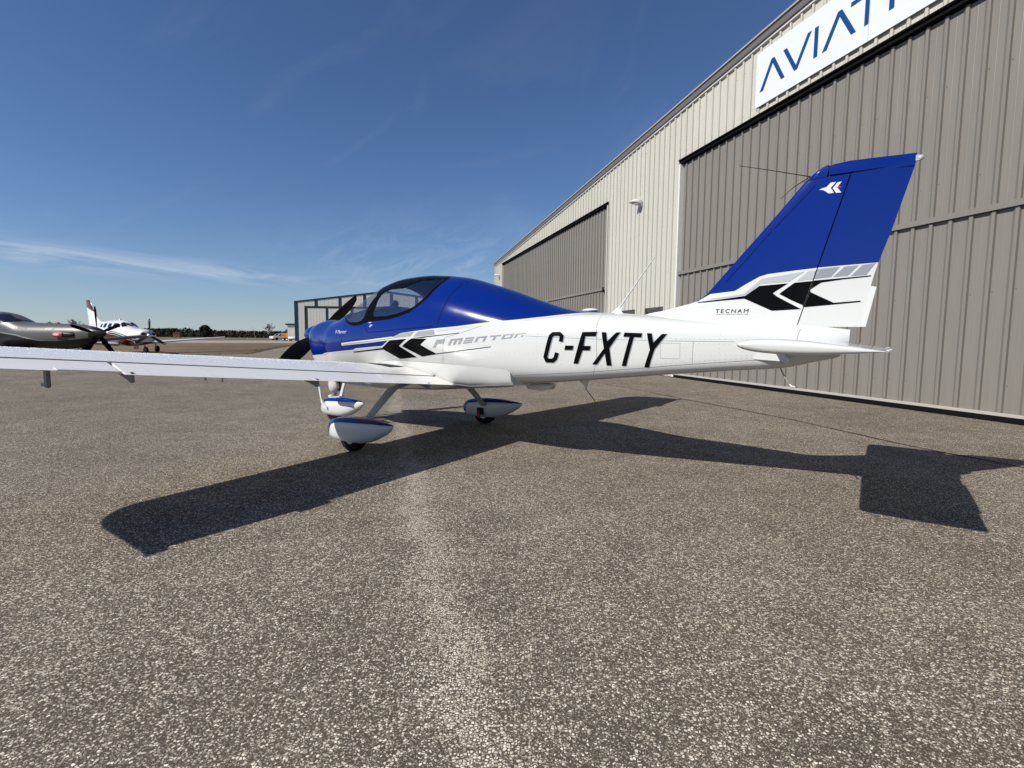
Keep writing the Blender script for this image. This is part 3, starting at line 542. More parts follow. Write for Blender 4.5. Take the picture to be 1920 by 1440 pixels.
def fus_ring(x, off=0.0, n=96, zmin=None):
    w, zb, zt, zm, nu, nl = sec(x); w += off; zb -= off; zt += off; r = []
    for k in range(n):
        t = 2*PI*(k+.5)/n; c, s = math.cos(t), math.sin(t); e = nu if s >= 0 else nl
        y = w*math.copysign(abs(c)**(2/e), c); z = zm+(zt-zm if s >= 0 else zm-zb)*math.copysign(abs(s)**(2/e), s)
        r.append((x, y, max(z, zmin) if zmin else z))
    return r
def fus_solid(x0, x1, n, off=0.0, seg=96, zmin=None):
    xs = [x0+(x1-x0)*(.5-.5*math.cos(PI*k/n)) if off == 0 and x0 < -4 else x0+(x1-x0)*k/n for k in range(n+1)]
    return MB().loft([fus_ring(x, off, seg, zmin) for x in xs])
def grad(x, y, z):
    x = min(max(x, -4.14), 2.09); h = 1e-4; return Vector((FF(x+h, y, z)-FF(x-h, y, z), FF(x, y+h, z)-FF(x, y-h, z), FF(x, y, z+h)-FF(x, y, z-h)))
def skin_normals(me, inner_mat=None):
    """smooth analytic normals on the outer skin, flat ones elsewhere; faces well inside get material inner_mat"""
    gn = []
    for v in me.vertices:
        c = v.co; ok = -4.14 < c.x < 2.09
        q = FF(c.x, c.y, c.z) if ok else 1; g = grad(c.x, c.y, c.z) if ok and abs(q-1) < .09 else None
        gn.append((g.normalized() if g is not None and g.length > 1e-6 else None, q))
    me.polygons.foreach_set('use_smooth', [True]*len(me.polygons)); nor = [None]*len(me.loops)
    for p in me.polygons:
        inside = sum(gn[i][1] for i in p.vertices)/len(p.vertices) < .955
        if inside and inner_mat is not None: p.material_index = inner_mat
        for li in p.loop_indices:
            g = gn[me.loops[li].vertex_index][0]; nor[li] = tuple(g) if (g is not None and g.dot(p.normal) > .6) else tuple(p.normal)
    me.normals_split_custom_set(nor)
AX = Vector((-.988, 6.111, 0)); AR = math.radians(144.653)
strut_m = simple('strut_grey', (.42, .43, .44), .35, coat=.3)
plane = thing('light_aircraft', 'blue and white low wing light aircraft with black propeller and C-FXTY on its side', 'aircraft', AX, AR)
body_paint = two_tone('fuselage_paint', [tuple(p) for p in MARKS['blue_edge']], -4.6, 2.6, .3, 2.6, BLUE, WHITE, .10)
cabin_m = simple('cabin_grey', (.014, .0145, .0155), .8, spec=.15)
# --- fuselage, canopy frame, panes
def quadprism(poly, lo=-2, hi=2): return MB().prism([tuple(p) for p in poly], 'y', lo, hi).mesh('cut', white_paint)
can_poly = [(1.45, 2.3), (1.22, 1.50), (1.13, 1.445), (1.03, 1.405)]+[tuple(p) for p in MARKS['canopy_out']]+[(-.455, 1.845), (-.44, 1.9), (-.44, 2.3)]
def fuselage():
    outer = fus_solid(-4.15, 2.10, 110).mesh('outer', [body_paint, cabin_m], fix=True)
    cav = fus_solid(-.70, 1.22, 24, -.022, 72, .80).mesh('cav', body_paint)
    cav2 = fus_solid(-.56, 1.40, 28, -.022, 96, .80).mesh('cav2', dark_trim)
    shell = boolean(outer, cav, 'DIFFERENCE')
    body = boolean(shell.copy(), quadprism(can_poly), 'DIFFERENCE')
    # frame = canopy zone of the outer skin minus the cavity minus the window openings
    solid2 = fus_solid(-.75, 1.44, 44).mesh('outer2', black_paint)
    zone = boolean(solid2, quadprism(can_poly), 'INTERSECT')
    frame = boolean(zone.copy(), cav2, 'DIFFERENCE')
    side = quadprism(MARKS['side_glass'])
    wind_poly = [(1.06, 1.435), (.985, 1.402)]+[tuple(p) for p in MARKS['wind']]+[(.485, 1.76), (.485, 2.2), (1.30, 2.2), (1.17, 1.485)]
    wind = quadprism(wind_poly)
    roofp = MB().prism([(.29, -.205), (.29, .205), (.1, .225), (-.2, .215), (-.37, .16), (-.37, -.16), (-.2, -.215), (.1, -.225)], 'z', 1.70, 2.2).mesh('r', white_paint)
    # thin skins for the panes
    thin_in = fus_solid(-.74, 1.43, 44, -.006).mesh('thin', black_paint)
    skin = boolean(fus_solid(-.72, 1.42, 44, -.0012).mesh('s', canopy_glass), thin_in, 'DIFFERENCE')
    for cut, nm, mt in ((side, 'side_window', canopy_glass), (wind, 'windshield', canopy_glass), (roofp, 'roof_window', roof_glass)):
        frame = boolean(frame, cut.copy(), 'DIFFERENCE')
        pane = boolean(skin.copy(), cut.copy(), 'INTERSECT'); pane.materials.clear(); pane.materials.append(mt)
        for p in pane.polygons: p.material_index = 0
        halves = (1, -1) if nm == 'side_window' else (0,)
        for h in halves:
            q = pane.copy()
            if h:
                bm = bmesh.new(); bm.from_mesh(q); bmesh.ops.delete(bm, geom=[v for v in bm.verts if v.co.y*h < 0], context='VERTS'); bm.to_mesh(q); bm.free()
            skin_normals(q); link(nm, q, plane)
    frame.materials.clear(); frame.materials.append(black_paint); frame.materials.append(cabin_m)
    for p in frame.polygons: p.material_index = 0
    skin_normals(frame, 1); link('canopy_frame', frame, plane)
    body.materials.clear(); body.materials.append(body_paint); body.materials.append(cabin_m)
    for p in body.polygons: p.material_index = 0
    skin_normals(body, 1); return link('fuselage', body, plane)
fus = fuselage()
# --- paint marks laid on a side surface
def mark_mesh(polys, yfun, eps, side=1, maxlen=.035, clip=None):
    bm = bmesh.new()
    for poly in polys:
        vs = [bm.verts.new((p[0], 0, p[1])) for p in poly]
        es = [bm.edges.new((vs[i], vs[(i+1) % len(vs)])) for i in range(len(vs))]
        bmesh.ops.triangle_fill(bm, use_beauty=True, use_dissolve=False, edges=es)
    for it in range(6):
        long_ = [e for e in bm.edges if e.calc_length() > maxlen]
        if not long_: break
        bmesh.ops.subdivide_edges(bm, edges=long_, cuts=1); bmesh.ops.triangulate(bm, faces=bm.faces)
    for v in bm.verts:
        if clip: v.co.x = clip(v.co.x, v.co.z)
        v.co.y = side*(yfun(v.co.x, v.co.z)+eps)
    bm.normal_update()
    for f in bm.faces:
        if f.normal.y*side < 0: f.normal_flip()
    return bm
def mark(name, polys, mt, parent, yfun=YF, eps=.0022, side=1, maxlen=.035, label=None, clip=None):
    bm = mark_mesh(polys, yfun, eps, side, maxlen, clip); me = bpy.data.meshes.new(name); bm.to_mesh(me); bm.free(); me.materials.append(mt)
    me.polygons.foreach_set('use_smooth', [True]*len(me.polygons)); o = link(name, me, parent)
    if label: o['label'] = label
    return o
def ribbon(line, w):
    L = [Vector(p) for p in line]; a = []; b = []
    for i, p in enumerate(L):
        d = (L[min(i+1, len(L)-1)]-L[max(i-1, 0)]).normalized(); q = Vector((-d.y, d.x))*w/2; a.append(p+q); b.append(p-q)
    return [[tuple(a[i]), tuple(a[i+1]), tuple(b[i+1]), tuple(b[i])] for i in range(len(L)-1)]
dk = MARKS['decals']
for side in (1, -1):
    for nm, key, mt, eps in (('white_stripe', 'white_line', white_paint, .0016), ('grey_stripe', 'grey', grey_paint, .0030), ('pale_stripe', 'pale_grey', pale_grey_paint, .0016), ('black_chevron', 'black', black_paint, .0022)):
        for poly in dk[key]: mark(nm, [poly], mt, fus, eps=eps, side=side)
for poly in dk['registration']: mark('registration_letter', [poly], black_paint, fus, eps=.0034)
for poly in dk['registration_shadow']: mark('letter_shadow', [poly], grey_paint, fus, eps=.0018)
mark('model_lettering', dk['model_name'], simple('logo_grey', (.27, .28, .29), .3, coat=.3), fus, eps=.0026)
def text_mark(s, corners, mt, parent, yfun, eps, shear=0.0, bold=0.0, xs=1.0):
    """corners: (x,z) of bottom left, bottom right, top left, top right"""
    cu = bpy.data.curves.new('t', 'FONT'); cu.body = s; cu.resolution_u = 3; cu.offset = bold; cu.shear = shear; cu.space_character = xs
    o = link('t', cu); dg = bpy.context.evaluated_depsgraph_get(); me = bpy.data.meshes.new_from_object(o.evaluated_get(dg)); bpy.data.objects.remove(o)
    X = [v.co.x for v in me.vertices]; Yc = [v.co.y for v in me.vertices]; x0, x1, y0, y1 = min(X), max(X), min(Yc), max(Yc)
    BL, BR, TL, TR = [Vector(c) for c in corners]
    for v in me.vertices:
        a, b = (v.co.x-x0)/(x1-x0), (v.co.y-y0)/(y1-y0); p = (BL*(1-a)+BR*a)*(1-b)+(TL*(1-a)+TR*a)*b
        v.co = (p.x, yfun(p.x, p.y)+eps, p.y)
    me.materials.clear(); me.materials.append(mt); bm = bmesh.new(); bm.from_mesh(me); bm.normal_update()
    for f in bm.faces:
        if f.normal.y < 0: f.normal_flip()
    bm.to_mesh(me); bm.free(); return link('lettering', me, parent)
text_mark('P-Mentor', MARKS['pmentor_script'], white_paint, fus, YF, .003, .25, 0)
sm = MARKS['seams']
for k, w in (('canopy_rear', .007), ('door', .006), ('cowl', .004)): mark('panel_seam', ribbon(sm[k], w), seam_blue, fus, eps=.0012)
for k, w in (('panel', .0024), ('upper', .0024), ('lower', .0024), ('ring', .0024), ('hatch', .0017), ('rear_ring', .0024)): mark('panel_seam', ribbon(sm[k], w), seam_dark, fus, eps=.0011)
for q in (MARKS['latch'][0:3], MARKS['latch'][3:7]): mark('latch', [q], simple('latch_metal', (.75, .75, .75), .25, .6), fus, eps=.006)
def rivets(name, pts, parent, r=.0034, h=.0016, mt=white_paint):
    """pts: (position, normal)"""
    mb = MB()
    for p, n in pts:
        n = Vector(n).normalized(); a = n.orthogonal().normalized(); b = n.cross(a); p = Vector(p)
        ring = [p+(a*math.cos(t)+b*math.sin(t))*r for t in [2*PI*k/6 for k in range(6)]]
        mb.add([*ring, p+n*h], [(k, (k+1) % 6, 6) for k in range(6)])
    o = mb.build(name, mt, parent, smooth=False, fix=False); o['kind'] = 'stuff'; return o
def side_rivets(line, step):
    out = []; L = [Vector(p) for p in line]
    for a, b in zip(L, L[1:]):
        n = max(1, int((b-a).length/step))
        for k in range(n):
            p = a.lerp(b, k/n); y = YF(p.x, p.y)
            out.append(((p.x, y+.0004, p.y), grad(p.x, y, p.y)))
    return out
rv = []
for k, dz in (('upper', .018), ('upper', -.018), ('lower', .020), ('lower', -.012)): rv += side_rivets([(p[0], p[1]+dz) for p in sm[k]], .035)
for k, dx in (('ring', .016), ('ring', -.016), ('rear_ring', .012)): rv += side_rivets([(p[0]+dx, p[1]) for p in sm[k]], .035)
rv += side_rivets([(-1.3, 1.02), (-2.9, 1.045)], .05)+side_rivets([(p[0]-.02*(1 if p[0] < -2.95 else -1), p[1]+.02*(1 if p[1] > 1.1 else -1)) for p in sm['hatch']], .04)
for x in (-1.78, -2.02, -2.62, -3.32):
    rv += side_rivets([(x, .83+(-1.5-x)*.10+.05), (x, 1.24)], .035)
for z in (1.16, 1.04): rv += side_rivets([(-3.0, z), (-3.66, z+.01)], .035)
rivets('rivet', rv, fus, .0042, .0014, simple('rivet_grey', (.40, .405, .40), .35))
# --- cockpit
glare = []
for x, zt, w in ((1.10, 1.40, .34), (.96, 1.455, .44), (.84, 1.50, .48), (.70, 1.53, .49), (.56, 1.535, .49), (.46, 1.525, .49)):
    glare.append([(x, -w, 1.0), (x, w, 1.0)]+[(x, w*math.cos(t), 1.26+(zt-1.26)*math.sin(t)**.55 if t not in (0, PI) else 1.26) for t in [PI*k/10 for k in range(11)]])
MB().loft(glare).build('instrument_panel', cabin_m, plane, smooth=.8)
mb = MB(); mb.ellipsoid((.56, .0, 1.575), (.045, .05, .034)); mb.box((.53, -.03, 1.52), (.58, .03, 1.56)); mb.build('compass', dark_trim, plane, smooth=.8)
for y in (.22, -.22):
    rr = []
    for z, w, d in ((.88, .14, .05), (1.05, .19, .06), (1.22, .17, .05), (1.30, .13, .04), (1.36, .12, .035)):
        xx = -.12-.28*(z-.84); rr.append([(xx+d*math.cos(t), y+w*math.copysign(abs(math.sin(t))**.6, math.sin(t)), z) for t in [2*PI*k/16 for k in range(16)]])
    s = MB().loft(rr); s.box((-.13, y-.17, .86), (.36, y+.17, .94)); s.build('seat', simple('seat_leather', (.022, .022, .025), .6), plane, smooth=.8)
MB().tube([(-.30, -.32, 1.71), (-.18, -.15, 1.80), (-.10, 0.05, 1.80), (-.02, .12, 1.77), (-.02, .13, 1.73)], .012).build('overhead_handle', dark_trim, plane, smooth=.8)
# --- spinner and propeller
PX, PZ = 2.17, 1.185
rr = []
for x, r in ((2.09, .132), (2.16, .130), (2.24, .118), (2.32, .094), (2.38, .066), (2.42, .036), (2.437, .004)): rr.append([(x, r*math.cos(t), PZ+r*math.sin(t)) for t in [2*PI*k/32 for k in range(32)]])
MB().loft(rr).build('spinner', blue_paint, plane, smooth=True)
def blade(ang):
    """ang: direction of the blade in the disc, from the aircraft's left, upwards"""
    d = Vector((0, math.cos(ang), math.sin(ang))); tdir = Vector((0, -math.sin(ang), math.cos(ang))); ax = Vector((1, 0, 0)); rr = []
    for r, c, p, th, sw in ((.10, .10, 55, .050, 0), (.17, .155, 48, .034, 0), (.28, .205, 38, .024, .004), (.42, .215, 31, .019, .006), (.58, .200, 26, .015, .004), (.74, .170, 22, .012, -.006), (.87, .125, 19, .009, -.022), (.935, .085, 18, .006, -.034), (.955, .04, 18, .003, -.045)):
        p = math.radians(p); cv = tdir*math.cos(p)+ax*math.sin(p); nv = cv.cross(d).normalized(); r *= .93; o = Vector((PX, 0, PZ))+d*r+cv*sw
        pts = [(-.5, 0), (-.35, .6), (-.1, 1), (.15, .9), (.4, .4), (.5, 0), (.4, -.2), (.1, -.35), (-.3, -.3)]
        rr.append([tuple(o+cv*c*a+nv*th*b*.6) for a, b in pts])
    MB().loft(rr).build('propeller_blade', simple('blade_black', (.003, .003, .003), .45, spec=.15), plane, smooth=.9)
for a in (math.radians(-37.5), math.radians(142.5)): blade(a)
# --- wing
def tez(y): return .681+.0900*(y-.365)
def chord(y):
    le = .575-.055*y; te = -.72+.065*min(max((y-3.65)/.85, 0), 1)
    if y > 4.40: te = -.71
    if y > 4.08: le -= .38*(1-math.sqrt(max(0, 1-((y-4.12)/.4101)**2)))
    return le, te
def foil(y, x):
    le, te = chord(y); c = le-te; s = min(max((le-x)/c, 0), 1); t = .160-.0095*y
    if y > 4.3: t *= 1-.70*((y-4.3)/.23)
    yt = 5*t*c*(.2969*math.sqrt(s)-.126*s-.3516*s*s+.2843*s**3-.1036*s**4)
    yc = (.022/.16*(.8*s-s*s) if s < .4 else .022/.36*(.2+.8*s-s*s))*c
    z = tez(y)+(.014+.052*(1-y/4.5))*(1-s)+yc; return z+yt, z-yt
HX = -.470
wing_m = simple('wing_white', (.80, .79, .765), .27, coat=.4, var=.02, nscl=9, bump=.10, bscl=130)
WY = [.18, .36, .5, .62, .8, 1.0, 1.3, 1.6, 1.9, 2.2, 2.5, 2.8, 3.1, 3.3, 3.6, 3.9, 4.1, 4.2, 4.3, 4.36, 4.41, 4.45, 4.48, 4.505, 4.52, 4.527, 4.53]
def ring_wing(y, sd):
    le, te = chord(y); xs = [le-(le-HX)*(.5-.5*math.cos(PI*k/14)) for k in range(15)]
    return [(x, sd*y, foil(y, x)[0]) for x in xs[::-1]]+[(x, sd*y, foil(y, x)[1]) for x in xs[1:]]
def ring_flap(y, sd, x0, x1, dz=0.0, droop=0.0):
    n = 6; x1 = chord(y)[1]; xs = [x0-(x0-x1)*k/n for k in range(n+1)]
    def zz(x, i):
        z = foil(y, max(x, x1+.0001))[i]+dz*((x0-x)/(x0-x1))
        return z
    up = [(x, sd*y, zz(x, 0)) for x in xs[::-1]]; lo = [(x, sd*y, zz(x, 1)) for x in xs]
    zc = (up[-1][2]+lo[0][2])/2; h = (up[-1][2]-lo[0][2])/2
    nose = [(x0+h*.55*math.sin(a), sd*y, zc+h*math.cos(a)) for a in (PI*.25, PI*.5, PI*.75)]
    return up+nose+lo
def wing(sd):
    w = MB().loft([ring_wing(y, sd) for y in WY]).loft([ring_flap(y, sd, HX+.001, -.72) for y in (4.405, 4.45, 4.49, 4.52, 4.53)]).build('wing', wing_m, plane, smooth=.6)
    fl = lambda a, b, n: [a+(b-a)*k/n for k in range(n+1)]
    f = MB().loft([ring_flap(y, sd, HX-.024, -.72, -.013) for y in fl(.33, 3.235, 12)]).build('flap', wing_m, plane, smooth=.6)
    a = MB().loft([ring_flap(y, sd, HX-.024, -.72, -.002) for y in fl(3.262, 4.395, 7)]).build('aileron', wing_m, plane, smooth=.6)
    MB().add([(-.70, sd*3.27, tez(3.27)+.014), (-.765, sd*3.27, tez(3.27)+.006), (-.765, sd*3.56, tez(3.56)+.006), (-.70, sd*3.56, tez(3.56)+.014),
              (-.70, sd*3.27, tez(3.27)+.008), (-.765, sd*3.27, tez(3.27)+.003), (-.765, sd*3.56, tez(3.56)+.003), (-.70, sd*3.56, tez(3.56)+.008)],
             [(0,1,2,3), (7,6,5,4), (0,4,5,1), (1,5,6,2), (2,6,7,3)]).build('trim_tab', wing_m, a)
    gap = MB(); gy = [.34+4.06*k/40 for k in range(41)]; gap.add([(HX+dx, sd*y, foil(y, HX)[0]+dz) for y in gy for dx, dz in ((.003, .0018), (-.019, -.001))], [(2*k, 2*k+1, 2*k+3, 2*k+2) for k in range(40)])
    gap.build('gap_shade_strip', simple('gap_shadow', (.03, .03, .032), .7), w, fix=False)  # dark strip laid on the skin stands in for the shaded flap gap
    # underside brackets
    for y, big in ((.70, 1), (1.95, 1), (3.20, 1)):
        x0 = -.52; zb = foil(y, x0)[1]
        MB().prism([(-.44, foil(y, -.44)[1]+.01), (-.70, foil(y, -.70)[1]+.004), (-.715, foil(y, -.70)[1]-.052), (-.69, foil(y, -.70)[1]-.062), (-.62, foil(y, -.62)[1]-.035)], 'y', sd*y-.008, sd*y+.008).build('hinge_bracket', simple('bracket_grey', (.16, .162, .165), .45), f, smooth=False)
    for y in (1.45, 2.75): MB().tube([(-.60, sd*y, foil(y, -.6)[1]+.01), (-.615, sd*y, foil(y, -.6)[1]-.035)], .009).build('drain', white_paint, w)
    # rivet rows
    rv = []
    for y in [.95+.36*k for k in range(10)]:
        for k in range(22): x = .46-.90*k/21; rv.append(((x, sd*y, foil(y, x)[0]+.0004), (0, -.09*sd, 1)))
        for k in range(8): x = -.52-.18*k/7; rv.append(((x, sd*y, foil(y, x)[0]+.0006), (0, -.09*sd, 1)))
    for x in (-.44, .12):
        for k in range(90): y = .75+3.5*k/89; rv.append(((x, sd*y, foil(y, x)[0]+.0004), (0, -.09*sd, 1)))
    rivets('rivet', rv, w, .0042, .0026, wing_m)
    return w
wl = wing(1); wr = wing(-1)
# melting frost beads on the upper skin
def frost():
    mb = MB()
    for k in range(9500):
        y = random.uniform(1.0, 4.35); x = chord(y)[0]-.05-abs(random.gauss(0, .30))
        if x < HX+.03: continue
        r = random.uniform(.0015, .0037); z = foil(y, x)[0]
        ring = [(x+r*math.cos(t), y+r*math.sin(t), z) for t in [2*PI*j/6 for j in range(6)]]
        mb.add([*ring, (x, y, z+r*random.uniform(.5, 1.0))], [(j, (j+1) % 6, 6) for j in range(6)])
    o = mb.build('frost_bead', simple('frost', (.82, .85, .88), .3, var=.02), wl, smooth=2.0, fix=False); o['kind'] = 'stuff'
frost()
# walkway patch, wing root fairings
def fillet(sd):
    top = [Vector(p) for p in MARKS['fillet_top']]; top[0] = Vector((.20, YF(.20, .89), .89))
    n = 46; tx = [p.x for p in top]; rings = []
    for i in range(n+1):
        if i <= n-6: x = .20+(top[-3].x-.20)*i/(n-6); zt = max(lerp_tab([(p.x, p.z) for p in top[::-1]][2:], x), foil(.5, max(x, -.71))[0]+.012); P = Vector((x, YF(x, zt)+.004, zt))
        else:
            f = (i-(n-6))/6*2; j = len(top)-3+int(min(f, 1.999)); P = top[j].lerp(top[j+1], f-int(min(f, 1.999))); P.y = YF(P.x, P.z)+.004
        x = P.x
        if x > -.72:
            yo = lerp_tab([(-.72, .375), (-.42, .40), (-.06, .42), (.12, .52), (.25, .62), (.6, .66)], x); yo = max(yo, YF(x, foil(yo, min(x, .5))[0])+.03); Q = Vector((min(x, chord(yo)[0]), yo, foil(yo, min(x, chord(yo)[0]))[0]+.004))
        else:
            yo = lerp_tab([(-1.51, .40), (-1.3, .41), (-.95, .385), (-.72, .375)], x); zo = lerp_tab([(-1.51, .735), (-1.3, .712), (-.95, .682), (-.72, tez(.4)+.004)], x); yo = max(yo, YF(x, zo)+.004); Q = Vector((x, yo, zo))
        C = Vector((x, P.y*.62+Q.y*.38, Q.z*.80+P.z*.20)); r = []
        for k in range(13):
            t = k/12; r.append(P*(1-t)**2+C*2*t*(1-t)+Q*t*t)
        r.append(Vector((x, Q.y-.012, Q.z-.016))); zi = Q.z-.045; r.append(Vector((x, max(.05, YF(x, zi)-.02), zi)))
        rings.append([(p.x, sd*p.y, p.z) for p in r])
    vs = [p for r in rings for p in r]; w = len(rings[0]); fs = [(i*w+j, i*w+j+1, (i+1)*w+j+1, (i+1)*w+j) for i in range(n) for j in range(w-1)]
    e = n*w; vs2 = list(vs); fs.append(tuple(e+j for j in range(w)))
    return MB().add(vs2, fs).build('wing_fairing', white_paint, plane, smooth=.7)
fl = fillet(1); fillet(-1)
def on_wing(name, poly, mt, sd=1):
    bm = bmesh.new(); vs = [bm.verts.new((p[0], sd*p[1], 0)) for p in poly]; es = [bm.edges.new((vs[i], vs[(i+1) % len(vs)])) for i in range(len(vs))]
    bmesh.ops.triangle_fill(bm, use_beauty=True, edges=es)
    for it in range(5): bmesh.ops.subdivide_edges(bm, edges=[e for e in bm.edges if e.calc_length() > .05], cuts=1); bmesh.ops.triangulate(bm, faces=bm.faces)
    for v in bm.verts: v.co.z = foil(abs(v.co.y), v.co.x)[0]+.003
    bm.normal_update()
    for f in bm.faces:
        if f.normal.z < 0: f.normal_flip()
    me = bpy.data.meshes.new(name); bm.to_mesh(me); bm.free(); me.materials.append(mt); return link(name, me, wl if sd > 0 else wr)
for sd in (1, -1): on_wing('walkway_patch', [(.26, .76), (.20, .62), (.10, .55), (-.08, .45), (-.14, .72), (.06, .79)], simple('grip_black', (.02, .02, .02), .75, bump=.4, bscl=400), sd)
# pitot mast under the left wing
mb = MB(); mb.box((-.03, 3.420, .825), (.03, 3.442, .97)); mb.tube([(.02, 3.431, .832), (.10, 3.431, .832)], .012); mb.ellipsoid((.0, 3.431, .826), (.04, .013, .012)); mb.build('pitot_mast', simple('mast_grey_paint', (.17, .17, .175), .45), wl)
for sd in (1, -1): MB().tube([(.10, sd*2.3, foil(2.3, .10)[1]+.01), (.10, sd*2.3, foil(2.3, .1)[1]-.05)], .008).build('tie_down_ring', simple('bare_metal', (.45, .45, .46), .35, .8), wl if sd > 0 else wr)
# --- fin and rudder
LEP = [(1.18, -2.45), (1.345, -2.55), (1.386, -2.67), (1.408, -2.82), (1.429, -2.90), (1.464, -3.044), (1.500, -3.115), (1.538, -3.157), (1.779, -3.363), (2.111, -3.649), (2.30, -3.804), (2.342, -3.846), (2.389, -3.90), (2.406, -3.946)]
fin_le = lambda z: lerp_tab(LEP, z)
hinge = lambda z: -3.825+(z-1.287)*(-4.097+3.825)/(2.319-1.287)
fin_paint = two_tone('fin_paint', [tuple(p) for p in MARKS['fin_blue']]+[(-2.6, 1.46), (-4.5, 1.709)], -4.6, -2.4, 1.0, 2.6, BLUE, WHITE, .12)
def fin_half(x, z):
    le = fin_le(z); h = hinge(z); c = min(le-h+.48, 1.25); s = min(1.0, max(0.0, 1-(x-h+.48)/c)); t = (.052-.016*(z-1.28)); f = 2.05*(math.sqrt(s)*.75-.20*s-.42*s*s+.12*s**3)
    if le-h+.48 > 1.25: f = max(f, .22*min(1, (le-x)/.25))
    return max(.004, t*f) if x > h-.001 else max(.003, t*.80*max(0, 1-(h-x)/.42)+.003)
def fin_ring(z, x1, back=None):
    le = fin_le(z); xs = [le-(le-x1)*(k/14)**1.5 for k in range(15)]
    return [(x, fin_half(x, z) if k else 0.001, z) for k, x in enumerate(xs)]+[(x, -fin_half(x, z) if k else -0.001, z) for k, x in list(enumerate(xs))[::-1]]
ZF = [1.20, 1.26, 1.30, 1.345, 1.386, 1.408, 1.43, 1.464, 1.5, 1.54, 1.6, 1.7, 1.8, 1.9, 2.0, 2.1, 2.2, 2.3, 2.32]
fin = MB().loft([fin_ring(z, hinge(z)+.007) for z in ZF]).build('fin', fin_paint, plane, smooth=.7)
fc = MB()
rg = []
for z, b in ((2.322, -3.948), (2.345, -3.955), (2.375, -3.957), (2.395, -3.957), (2.405, -3.957)):
    le = fin_le(z); xs = [le-(le-b)*k/5 for k in range(6)]; rg.append([(x, fin_half(x, 2.3)*(1-.5*max(0, z-2.36)/.05) if k else .001, z) for k, x in enumerate(xs)]+[(x, -fin_half(x, 2.3)*(1-.5*max(0, z-2.36)/.05) if k else -.001, z) for k, x in list(enumerate(xs))[::-1]])
fc.loft(rg).build('fin_cap', fin_paint, plane, smooth=.7)
TE = [(1.261, -4.21), (1.548, -4.25), (1.70, -4.285), (1.892, -4.342), (2.327, -4.45), (2.40, -4.454)]
rud_te = lambda z: lerp_tab(TE, z)
def rud_half(x, z): return max(.003, (.052-.016*(z-1.28))*.86*min(1, max(0, (x-rud_te(z))/(hinge(z)-.0-rud_te(z))))+.002)
rg = []
for z in [1.262, 1.29, 1.4, 1.5, 1.6, 1.7, 1.8, 1.9, 2.0, 2.1, 2.2, 2.3, 2.318]:
    h = hinge(z)-.002; te = rud_te(z) if z > 1.30 else rud_te(z); xs = [h-(h-te)*k/8 for k in range(9)]
    hw = rud_half(h, z); rg.append([(h+.006, 0, z)]+[(x, rud_half(x, z), z) for x in xs]+[(x, -rud_half(x, z), z) for x in xs[::-1]])
mb = MB().loft(rg); rg = []
for z, f0 in ((2.332, -3.966), (2.36, -3.966), (2.392, -3.967), (2.404, -3.985), (2.409, -4.05), (2.412, -4.079)):
    zt = z; te = rud_te(min(z, 2.398)); xs = [f0-(f0-te)*k/10 for k in range(11)]
    rg.append([(f0+.004, 0, z)]+[(x, max(.003, fin_half(-3.99, 2.3)*min(1, (x-te)/.25)*(1-.65*max(0, z-2.37)/.04)), min(z, 2.412-(-4.079-x)*.04 if x < -4.079 else z)) for x in xs]+[(x, -max(.003, fin_half(-3.99, 2.3)*min(1, (x-te)/.25)*(1-.65*max(0, z-2.37)/.04)), min(z, 2.412-(-4.079-x)*.04 if x < -4.079 else z)) for x in xs[::-1]])
mb.loft(rg)
xs = [(-4.105, 2.3319), (-4.105, 2.3181), (-4.446, 2.3181), (-4.447, 2.3319)]; mb.prism(xs, 'y', -.012, .012)
rudder = mb.build('rudder', fin_paint, plane, smooth=.7)
mb = MB(); mb.box((-4.47, -.012, 2.345), (-4.448, .012, 2.38)); mb.ellipsoid((-4.474, 0, 2.362), (.020, .017, .019)); mb.build('tail_light', simple('tail_lamp_glass', (.38, .39, .40), .1, coat=1), rudder, smooth=.9)
MB().prism([(-4.235, 1.548), (-4.285, 1.535), (-4.238, 1.263), (-4.19, 1.262)], 'y', -.003, .003).build('rudder_tab', white_paint, rudder)
# fin marks
YFIN = lambda x, z: fin_half(x, z)
YRUD = lambda x, z: rud_half(x, z)
CFIN = lambda x, z: max(x, hinge(z)+.0075); CRUD = lambda x, z: min(x, hinge(z)-.0025)
for side in (1, -1):
    for q in MARKS['fin']['grey']: mark('grey_band', [q], simple('silver_paint', (.36, .375, .39), .3, coat=.4), fin, YFIN, .0020, side, clip=CFIN)
    for q in MARKS['fin']['black']: mark('black_chevron', [q], black_paint, fin, YFIN, .0024, side, clip=CFIN)
    for q in MARKS['rudder']['grey']: mark('grey_band', [q], simple('dark_silver_paint', (.23, .245, .26), .3, coat=.3), rudder, YRUD, .0020, side, clip=CRUD)
    for q in MARKS['rudder']['black']: mark('black_chevron', [q], black_paint, rudder, YRUD, .0024, side, clip=CRUD)
for q in MARKS['emblem']: mark('emblem', [q], white_paint, fin, YFIN, .0026)
mark('emblem_tip', MARKS['emblem_red'], simple('emblem_red', (.45, .02, .02), .4), fin, YFIN, .0030)
text_mark('TECNAM', MARKS['tecnam'], black_paint, fin, YFIN, .0030, .15, 0, 1.35)
text_mark('QUALITY AIRCRAFT SINCE 1948', MARKS['sub'], simple('logo_grey2', (.2, .2, .2), .4), fin, YFIN, .0030)
for q in ([(-3.30, 1.62), (-3.62, 1.99), (-3.88, 2.27)], [(-3.80, 2.31), (-3.92, 2.325)]): mark('panel_seam', ribbon(q, .004), seam_blue, fin, YFIN, .0014)
